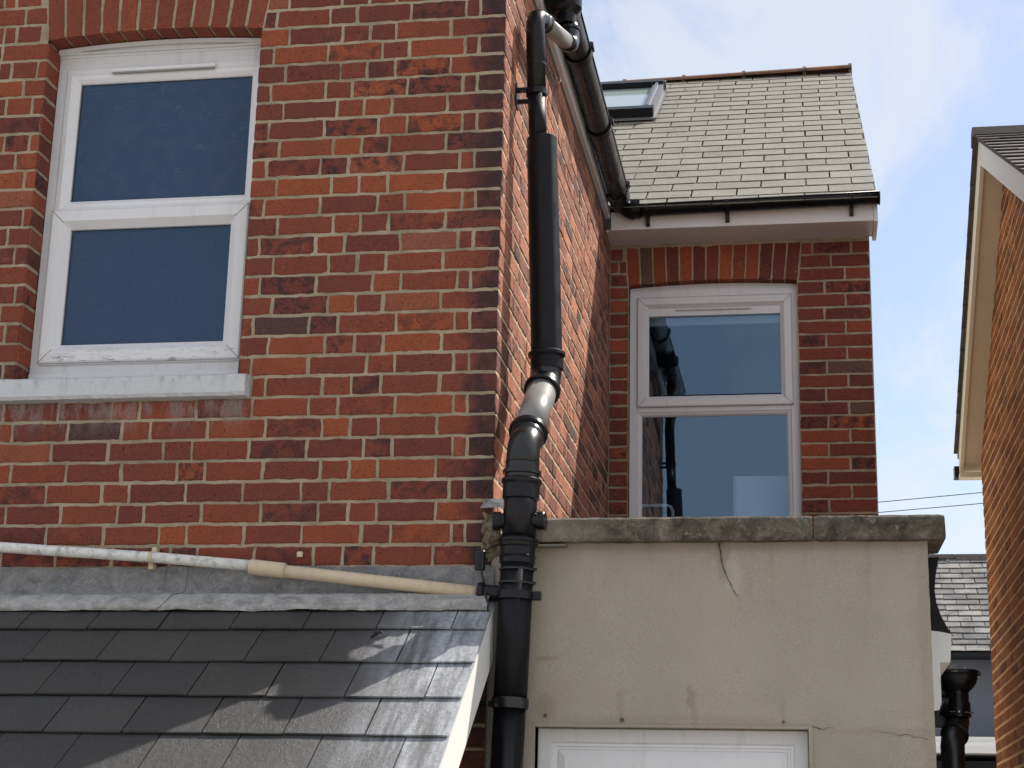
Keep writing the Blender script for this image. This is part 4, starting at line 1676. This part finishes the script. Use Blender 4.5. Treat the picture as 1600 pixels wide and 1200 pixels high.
# ------------------------------------------------------------------ rendered extension
ex_ = thing('rendered_extension', 'flat-roofed cream rendered extension with weathered concrete coping and white door', 'extension', (.7, 0, 0))
XR = 1.423
m = MB()
DX0, DX1, DZ = 0.158, 1.042, 2.008
def rin(u, v):
    return not (DX0 < u < DX1 and v < DZ)
def rsheet(mb):
    xs = [0.004 + i * 0.02 for i in range(8)] + [DX0]
    xs = sorted(set([round(x, 4) for x in [0.0, .08, DX0] + [DX0 + (DX1 - DX0) * i / 40 for i in range(1, 41)] + [DX1 + (XR - DX1) * i / 18 for i in range(1, 19)]]))
    zs = sorted(set([round(z, 4) for z in [0, .6, 1.2, 1.6] + [1.6 + (DZ - 1.6) * i / 16 for i in range(1, 17)] + [DZ + (2.64 - DZ) * i / 28 for i in range(1, 29)]]))
    V = []
    for z in zs:
        for x in xs:
            w = 0.0028 * nz((x, z, 0), 3.5, 1) + 0.0012 * nz((x, z, 0), 14, 2)
            near = abs(x - XR) < .003
            V.append((x - (0.0018 * (1 + nz((x, z, 0), 24, 4)) if near else 0), -w, z))
    F = []
    n_ = len(xs)
    for j in range(len(zs) - 1):
        for i in range(n_ - 1):
            if rin((xs[i] + xs[i + 1]) / 2, (zs[j] + zs[j + 1]) / 2):
                a_ = j * n_ + i
                F.append((a_, a_ + 1, a_ + n_ + 1, a_ + n_))
    mb.add(V, F, (.5, .5, .5), True)
rsheet(m)
m.box(.035, DX0, 0.006, .2, 0, 2.63)
m.box(DX1, XR - .004, 0.006, .2, 0, 2.63)
m.box(DX0, DX1, 0.006, .2, DZ, 2.63)
m.box(XR - .10, XR - .002, 0.2, 3.33, 0, 2.30)
m.build('render_wall', 'render', ex_)
m = MB()
# render margin returns round the door
m.box(DX0 - .003, DX0 + .0, -.001, .06, 0, DZ)
m.box(DX1 - .010, DX1 + .002, -.006, .06, 0, DZ + .004)
m.box(DX0 - .006, DX1 + .0, -.005, .06, DZ - .002, DZ + .008)
m.build('door_margin', 'render', ex_)
# coping: two stones
def stone(mb, x0, x1, seed):
    V = []
    F = []
    n_ = int((x1 - x0) / .018)
    prof_ = [(.26, 2.690), (.10, 2.694), (-.046, 2.682), (-.055, 2.674), (-.056, 2.64), (-.055, 2.612), (-.050, 2.604), (-.046, 2.602), (-.010, 2.604), (.26, 2.606)]
    for i in range(n_ + 1):
        x = x0 + (x1 - x0) * i / n_
        for j, (y, z) in enumerate(prof_):
            a_ = 0.0030 * nz((x, y, z), 20, seed) + 0.0022 * nz((x, y, z), 70, seed + 3)
            ee = 0.003 if i in (0, n_) else 0
            V.append((x + (0.004 * nz((x, y, z), 30, seed) if i in (0, n_) else 0), y + a_ + ee, z + a_ * .7 - (ee if z > 2.65 else -ee)))
    q_ = len(prof_)
    for i in range(n_):
        for j in range(q_):
            F.append((i * q_ + j, i * q_ + (j + 1) % q_, (i + 1) * q_ + (j + 1) % q_, (i + 1) * q_ + j))
    F.append(tuple(range(q_)))
    F.append(tuple(n_ * q_ + q_ - 1 - j for j in range(q_)))
    mb.add(V, F)
m = MB()
stone(m, 0.06, 1.058, 2)
m.build('coping_stone', 'coping', ex_)
m = MB()
stone(m, 1.0645, 1.474, 8)
m.build('coping_stone', 'coping', ex_)
m = MB()
m.box(.145, .255, -.052, .0, 2.588, 2.594)
m.build('slate_packer', 'coping', ex_)
m = MB()
m.box(.02, 1.40, .27, 3.32, 2.56, 2.62)
m.build('flat_roof', 'dark', ex_)
# small plugged holes
for (x, z, r_) in ((.191, 2.041, .006), (.441, 2.029, .0065), (.954, 2.028, .004)):
    m = MB()
    m.lathe((x, -.0005, z), (0, -1, 0), [(0, r_), (.0035, r_), (.0037, .001)], 14)
    m.build('screw_hole', 'crack', ex_)
def ribbon(pts, w, y):
    mb = MB()
    P__ = [Vector((x, y, z)) for x, z in pts]
    Q = []
    for i in range(len(P__) - 1):
        for s_ in range(6):
            f = s_ / 6
            p = P__[i].lerp(P__[i + 1], f)
            p.x += .006 * nz((p.x, p.z, 0), 40, 1)
            p.z += .006 * nz((p.x, p.z, 0), 40, 9)
            Q.append(p)
    Q.append(P__[-1])
    n_ = len(Q)
    V = []
    for i, p in enumerate(Q):
        d = (Q[min(i + 1, n_ - 1)] - Q[max(i - 1, 0)]).normalized()
        nn = Vector((-d.z, 0, d.x))
        ww = w * (.45 + .55 * abs(nz((p.x, p.z, 0), 60, 3)) * 2) * (1 - .75 * i / n_)
        V += [p + nn * ww, p - nn * ww]
    F = [(2 * i, 2 * i + 1, 2 * i + 3, 2 * i + 2) for i in range(n_ - 1)]
    mb.add(V, F)
    return mb
ribbon([(.757, 2.600), (.762, 2.557), (.776, 2.504), (.800, 2.45), (.818, 2.428)], .0042, -.0042).build('crack', 'crack', ex_)
ribbon([(1.045, 2.011), (1.08, 2.008), (1.111, 2.010)], .0022, -.0062).build('crack', 'crack', ex_)
ribbon([(1.400, 1.978), (1.34, 1.99), (1.28, 1.995), (1.223, 2.003)], .0014, -.0042).build('crack', 'crack', ex_)
# door
dr = bpy.data.objects.new('door', None)
COL.objects.link(dr)
dr.parent = ex_
dr.location = (-.1, .05, 0)
m = MB()
rect_sweep(m, DX0 + .002, DX1 - .012, -.04, DZ - .004, [(0, .12), (0, .052), (.003, .050), (.042, .050), (.047, .056), (.047, .08)])
m.build('frame', 'upvc_dirty', dr)
m = MB()
rect_sweep(m, DX0 + .046, DX1 - .056, .0, DZ - .049, [(0, .09), (0, .060), (.002, .058), (.010, .058), (.014, .064), (.020, .066), (.024, .060), (.045, .054), (.058, .054)])
m.box(DX0 + .104, DX1 - .114, .0535, .07, .058, DZ - .107)
m.build('door_leaf', 'upvc', dr)

# roof edge on the right of the extension: felt upstand and white fascia
m = MB()
pts = [(1.430, 2.600), (1.478, 2.604), (1.470, 2.57), (1.463, 2.53), (1.459, 2.49), (1.463, 2.45), (1.476, 2.405), (1.496, 2.365), (1.512, 2.340), (1.50, 2.348), (1.470, 2.352), (1.430, 2.357)]
m.prism([(x, .30, z) for x, z in pts], (0, .9, 0.0))
m.build('roofing_felt', 'black_matt', ex_)
m = MB()
pts = [(1.430, 2.3565), (1.470, 2.3515), (1.508, 2.344), (1.499, 2.250), (1.466, 2.250), (1.466, 2.12), (1.458, 2.095), (1.430, 2.09)]
m.prism([(x, .296, z) for x, z in pts], (0, .9, 0))
m.build('fascia', 'white_board', ex_)
m = MB()
m.prism([(1.440, .32, 2.09), (1.458, .32, 2.094), (1.475, .32, 2.125), (1.455, .32, 2.075), (1.440, .32, 2.065)], (0, .5, 0))
m.build('gutter_end', 'black', ex_)

# ------------------------------------------------------------------ hopper and pipe on the right
hp = thing('rainwater_hopper', 'black plastic hopper head on a bent pipe beside the rendered extension', 'drainpipe', (1.7, 2.5, 0))
hx, hy = 1.704, 2.5
m = MB()
V = []
F = []
lv = [(2.456, .088, .075), (2.453, .093, .078), (2.440, .092, .077), (2.438, .089, .075), (2.418, .089, .075), (2.396, .082, .070), (2.376, .067, .062), (2.362, .052, .052)]
sg = 28
for (z, a_, b_) in lv:
    for k in range(sg):
        t_ = 2 * math.pi * k / sg
        ex2 = 3.0 if z > 2.40 else 2.2
        c_, s_ = math.cos(t_), math.sin(t_)
        V.append((hx - .006 + a_ * math.copysign(abs(c_) ** (2 / ex2), c_), hy + b_ * math.copysign(abs(s_) ** (2 / ex2), s_), z))
for i in range(len(lv) - 1):
    for k in range(sg):
        F.append((i * sg + k, i * sg + (k + 1) % sg, (i + 1) * sg + (k + 1) % sg, (i + 1) * sg + k))
m.add(V, F, (.5, .5, .5), True)
m.box(hx + .080, hx + .096, hy - .03, hy + .03, 2.428, 2.452, bev=.003)
m.build('hopper', 'black', hp)
m = MB()
m.lathe((hx - .008, hy, 2.375), (-.02, -.01, -1), [(0, .050), (.06, .050), (.062, .056), (.115, .057), (.118, .060), (.128, .060), (.13, .052)])
m.build('pipe_socket', 'black', hp)
m = MB()
h0 = A((hx - .012, hy, 2.25))
m.tube([h0, h0 + A((0, -.004, -.025)), h0 + A((-.006, -.025, -.05)), h0 + A((-.022, -.075, -.085)), h0 + A((-.034, -.115, -.115)), h0 + A((-.038, -.13, -.145)), h0 + A((-.038, -.132, -.18)), h0 + A((-.038, -.13, -1.0)), h0 + A((-.038, -.13, -2.2))], [.050, .050, .050, .050, .052, .053, .052, .050, .050], 28)
m.build('pipe', 'black_grey', hp)
m = MB()
dd_ = A((-.016, -.05, -.035)).normalized()
m.lathe(h0 + A((-.022, -.075, -.085)) - dd_ * .01, dd_, [(0, .05), (.001, .058), (.006, .062), (.016, .062), (.02, .055), (.02, .05)])
m.build('pipe_collar', 'black', hp)
m = MB()
m.tube([(hx - .05, hy - .055, 2.268), (hx + .055, hy - .045, 2.264)], .0025, 8)
m.lathe((hx - .01, hy - .058, 2.267), (0, -1, 0), [(0, .004), (.006, .004), (.007, .0)], 10)
m.build('screw', 'steel', hp)
m = MB()
m.box(hx - .14, hx - .04, hy + .03, hy + .07, 2.20, 2.50)
m.lathe((hx - .045, hy + .0, 2.30), (-1, .2, .1), [(0, .045), (.05, .045), (.052, .050), (.09, .050), (.09, .02)])
m.build('side_branch', 'black', hp)

wd = MB()
wd.lathe((hx - .02, hy - .03, 2.444), (0, 0, 1), [(0, .0), (0.0, .05), (.006, .045), (.009, .0)], 14)
for i in range(26):
    a_ = random.uniform(0, 6.28)
    l_ = random.uniform(.02, .075)
    base = A((hx - .045 + random.uniform(-.025, .03), hy - .03 + random.uniform(-.03, .03), 2.448))
    tip = base + A((math.cos(a_) * l_ * .45, math.sin(a_) * l_ * .3, l_ * (1.6 if i < 3 else .55)))
    mid = base.lerp(tip, .5) + A((0, 0, l_ * .18))
    wd.tube([base, mid, tip], [.0016, .0012, .0006], 5)
for i in range(10):
    base = A((hx + .03 + random.uniform(-.008, .01), hy - .03, 2.448))
    wd.tube([base, base + A((random.uniform(-.012, .012), 0, random.uniform(.008, .022)))], [.0015, .0008], 5)
wd_o = wd.build('dry_weed', 'leaf')
wd_o['label'] = 'pale dry weed sprouting from the top of the black hopper'
wd_o['category'] = 'plant'

# ------------------------------------------------------------------ neighbouring house on the right
nb = thing('brick_house', 'orange brick neighbouring house with cream bargeboards at the right edge', 'house', (2.24, 4, 0))
NX = 2.24
FN = Frame((NX, 0, 0), (0, 1, 0), (-1, 0, 0))
YA, ZA = 4.22, 5.80          # apex of roof line at the gable
SFAR, SNEAR = 0.605, 0.52
def rake(y):
    return ZA - (y - YA) * SFAR if y > YA else ZA - (YA - y) * SNEAR
bn = MB()
JT = 0.0165
Zn = 4.2
NC = 0.075
kk = -36
while True:
    z0_ = Zn + NC * kk
    if z0_ > 5.65:
        break
    z1_ = z0_ + NC
    sq = (list('SSSSSH'), list('HSSSHS'))[kk % 2]
    runs = [(6.40 - b * 1.06, 6.40 - a * 1.06) for a, b in course_runs(4.2, kk, 0.0, sq)]
    runs = [(a, b) for a, b in runs if z0_ < rake(a) - .10 or z0_ < rake(b) - .10]
    runs = [(a, b) for a, b in runs if min(rake(a), rake(b)) - .08 > z0_]
    lay(bn, FN, runs, z0_, z1_, (), 1, depth=0.02, res=(2, 1), jit=0.0012, hi=.1)
    kk += 1
JT = 0.0118
gw = bn.build('gable_wall', 'brick_new', nb)
m = MB()
m.prism([(NX + .0025, 1.5, 0), (NX + .0025, 6.396, 0), (NX + .0025, 6.396, rake(6.396) - .12), (NX + .0025, YA, ZA - .12), (NX + .0025, 1.5, rake(1.5) - .12)], (.2, 0, 0))
m.box(2.44, 9, 1.5, 6.39, 0, 4.15)
m.build('mortar_joints', 'mortar_new', gw)
BX = 2.10
m = MB()
BW = .165
m.prism([(BX, YA - .03, ZA - .03 - .02), (BX, 1.2, rake(1.2) - .02), (BX, 1.2, rake(1.2) - .02 - BW), (BX, YA - .06, ZA - .03 - BW - .02)], (.022, 0, 0))
m.build('bargeboard', 'white_board', nb, label='white bargeboard on the near slope')
m = MB()
m.prism([(BX, YA - .03, ZA - .035), (BX, 6.50, rake(6.50) - .035), (BX, 6.50, rake(6.50) - .035 - BW), (BX, YA - .06, ZA - .035 - BW)], (.022, 0, 0))
m.box(BX - .004, NX + .1, 6.41, 6.52, rake(6.5) - .225, rake(6.5) - .19)
m.build('bargeboard', 'cream_board', nb, label='cream bargeboard on the far slope')
m = MB()
m.prism([(BX + .0225, YA - .06, ZA - .17), (BX + .0225, 6.49, rake(6.49) - .17), (BX + .0225, 6.49, rake(6.49) - .182), (BX + .0225, YA - .06, ZA - .182)], (NX + .04 - BX - .023, 0, 0))
m.prism([(BX + .0225, YA - .07, ZA - .175), (BX + .0225, 1.22, rake(1.22) - .160), (BX + .0225, 1.22, rake(1.22) - .172), (BX + .0225, YA - .07, ZA - .187)], (NX + .04 - BX - .023, 0, 0))
m.build('soffit', 'tan_board', nb)
# slates
m = MB()
On = Vector((BX - .03, YA, ZA - .005))
for sgn, slp, ln in ((1, SFAR, 2.33), (-1, SNEAR, 3.3)):
    us_ = Vector((0, sgn, -slp)).normalized()
    nn_ = Vector((0, sgn * slp, 1)).normalized()
    L_ = math.sqrt(1 + slp * slp) * ln
    nr = int(L_ / .19)
    rw = [(i * L_ / nr, (i + 1) * L_ / nr, .12 if i % 2 else 0, 0, 5.0 if sgn < 0 else 1.2) for i in range(nr)]
    slates(m, On, (1, 0, 0), us_, nn_, rw, .25, .006, .003)
    q0 = Vector((BX - .005, YA, ZA - .012))
    m.prism([q0, q0 + us_ * L_, q0 + us_ * L_ + Vector((6, 0, 0)), q0 + Vector((6, 0, 0))], (0, 0, -.022))
nroof = m.build('roof', 'slate_dark', nb)
m = MB()
m.prism([(BX - .035, YA - .09, ZA - .03), (BX - .035, YA - .06, ZA + .030), (BX - .035, YA, ZA + .050), (BX - .035, YA + .06, ZA + .030), (BX - .035, YA + .10, ZA - .04), (BX - .035, YA + .08, ZA - .045), (BX - .035, YA, ZA + .0), (BX - .035, YA - .07, ZA - .035)], (6, 0, 0))
m.build('ridge_tiles', 'slate_dark', nroof)
m = MB()
m.box(BX - .03, BX + .1, 6.53, 6.63, rake(6.5) - .20, rake(6.5) - .12)
m.build('gutter_end', 'black', nb)

# ------------------------------------------------------------------ far house
fh = thing('far_house', 'distant house with patchy grey slate roof and blue grey wall in the gap', 'house', (4, 24, 0))
m = MB()
m.box(-3, 9, 24.3, 30, 3.3, 5.02)
m.build('wall', 'grey_wall', fh)
m = MB()
m.box(-3, 9, 22.95, 30, 0, 3.2)
m.build('lower_wall', 'dark', fh)
m = MB()
m.box(-3, 9, 22.6, 24.29, 3.30, 3.38)
m.box(-3, 9, 22.7, 24.29, 3.385, 3.48)
m.box(-3, 9, 22.75, 24.29, 3.485, 3.56)
m.build('cornice', 'white_board', fh)
m = MB()
Of = Vector((0, 27, 7.09))
ufs = Vector((0, -3, -2.06)).normalized()
nfs = Vector((0, -2.06, 3)).normalized()
Lf = math.sqrt(9 + 2.06 ** 2)
rw = [(i * Lf / 17, (i + 1) * Lf / 17, .2 if i % 2 else 0, -3, 9) for i in range(17)]
slates(m, Of, (1, 0, 0), ufs, nfs, rw, .40, .010, .012, gap=.012)
froof = m.build('roof', 'slate_far', fh)
m = MB()
m.prism([(-3, 27, 7.06), (9, 27, 7.06), (9, 24, 5.0), (-3, 24, 5.0)], (0, .05, -.08))
m.prism([(-3, 27.02, 7.06), (9, 27.02, 7.06), (9, 30, 5.0), (-3, 30, 5.0)], (0, 0, -.08))
m.box(-3, 9, 23.9, 24.28, 4.93, 5.01)
m.build('eaves_board', 'dark', froof)
m = MB()
xx = -3
while xx < 9:
    m.box(xx, xx + .44, 26.93, 27.08, 7.08 + random.uniform(-.01, .015), 7.17)
    xx += .45
m.build('ridge_tiles', 'slate_dark', froof)

# ------------------------------------------------------------------ overhead wires
for (za, zb_, zc_, lab) in ((5.62, 5.755, 5.857, 'upper of two thin black overhead wires crossing the gap of sky'), (5.505, 5.631, 5.726, 'lower of two thin black overhead wires crossing the gap of sky')):
    m = MB()
    pts = []
    for i in range(25):
        x = -6 + 18 * i / 24
        zx = zb_ + (zc_ - zb_) * (x - 1.87) / 1.19 + 0.002 * (x - 2.4) ** 2
        pts.append((x, 15, zx))
    m.tube(pts, .0048, 6)
    w_ = m.build('overhead_wire', 'rubber')
    w_['label'] = lab
    w_['category'] = 'wire'
    w_['group'] = 'overhead wires'

# ------------------------------------------------------------------ things inside the rear room
cbn = thing('cabinet', 'pale cabinet standing inside the room behind the rear window', 'cabinet', (.8, 4.2, 2.6))
m = MB()
m.box(.647, 1.20, 3.75, 4.15, 2.6, 3.644, bev=.004)
m.build('carcass', 'cabinet', cbn)
m = MB()
m.box(.662, 1.19, 3.735, 3.7495, 2.7, 3.632, bev=.003)
m.build('door', 'cabinet', cbn)
chr_ = thing('chair', 'white tubular chair back inside the lower left of the rear window', 'chair', (.19, 4.2, 2.6))
m = MB()
m.tube([(.02, 3.75, 2.6), (.02, 3.75, 3.45), (.03, 3.75, 3.475), (.05, 3.75, 3.484), (.28, 3.75, 3.484), (.305, 3.75, 3.475), (.315, 3.75, 3.45), (.315, 3.75, 2.6)], .010, 12)
m.build('back_frame', 'cabinet', chr_)
m = MB()
m.box(.02, .315, 3.77, 4.10, 3.03, 3.07, bev=.01)
m.build('seat', 'cabinet', chr_)
bl = MB()
bl.box(.15, .98, 3.52, 3.55, 4.452, 4.62, bev=.004)
bl_o = bl.build('roller_blind', 'cabinet')
bl_o['label'] = 'rolled white blind behind the top of the rear window'
bl_o['category'] = 'blind'
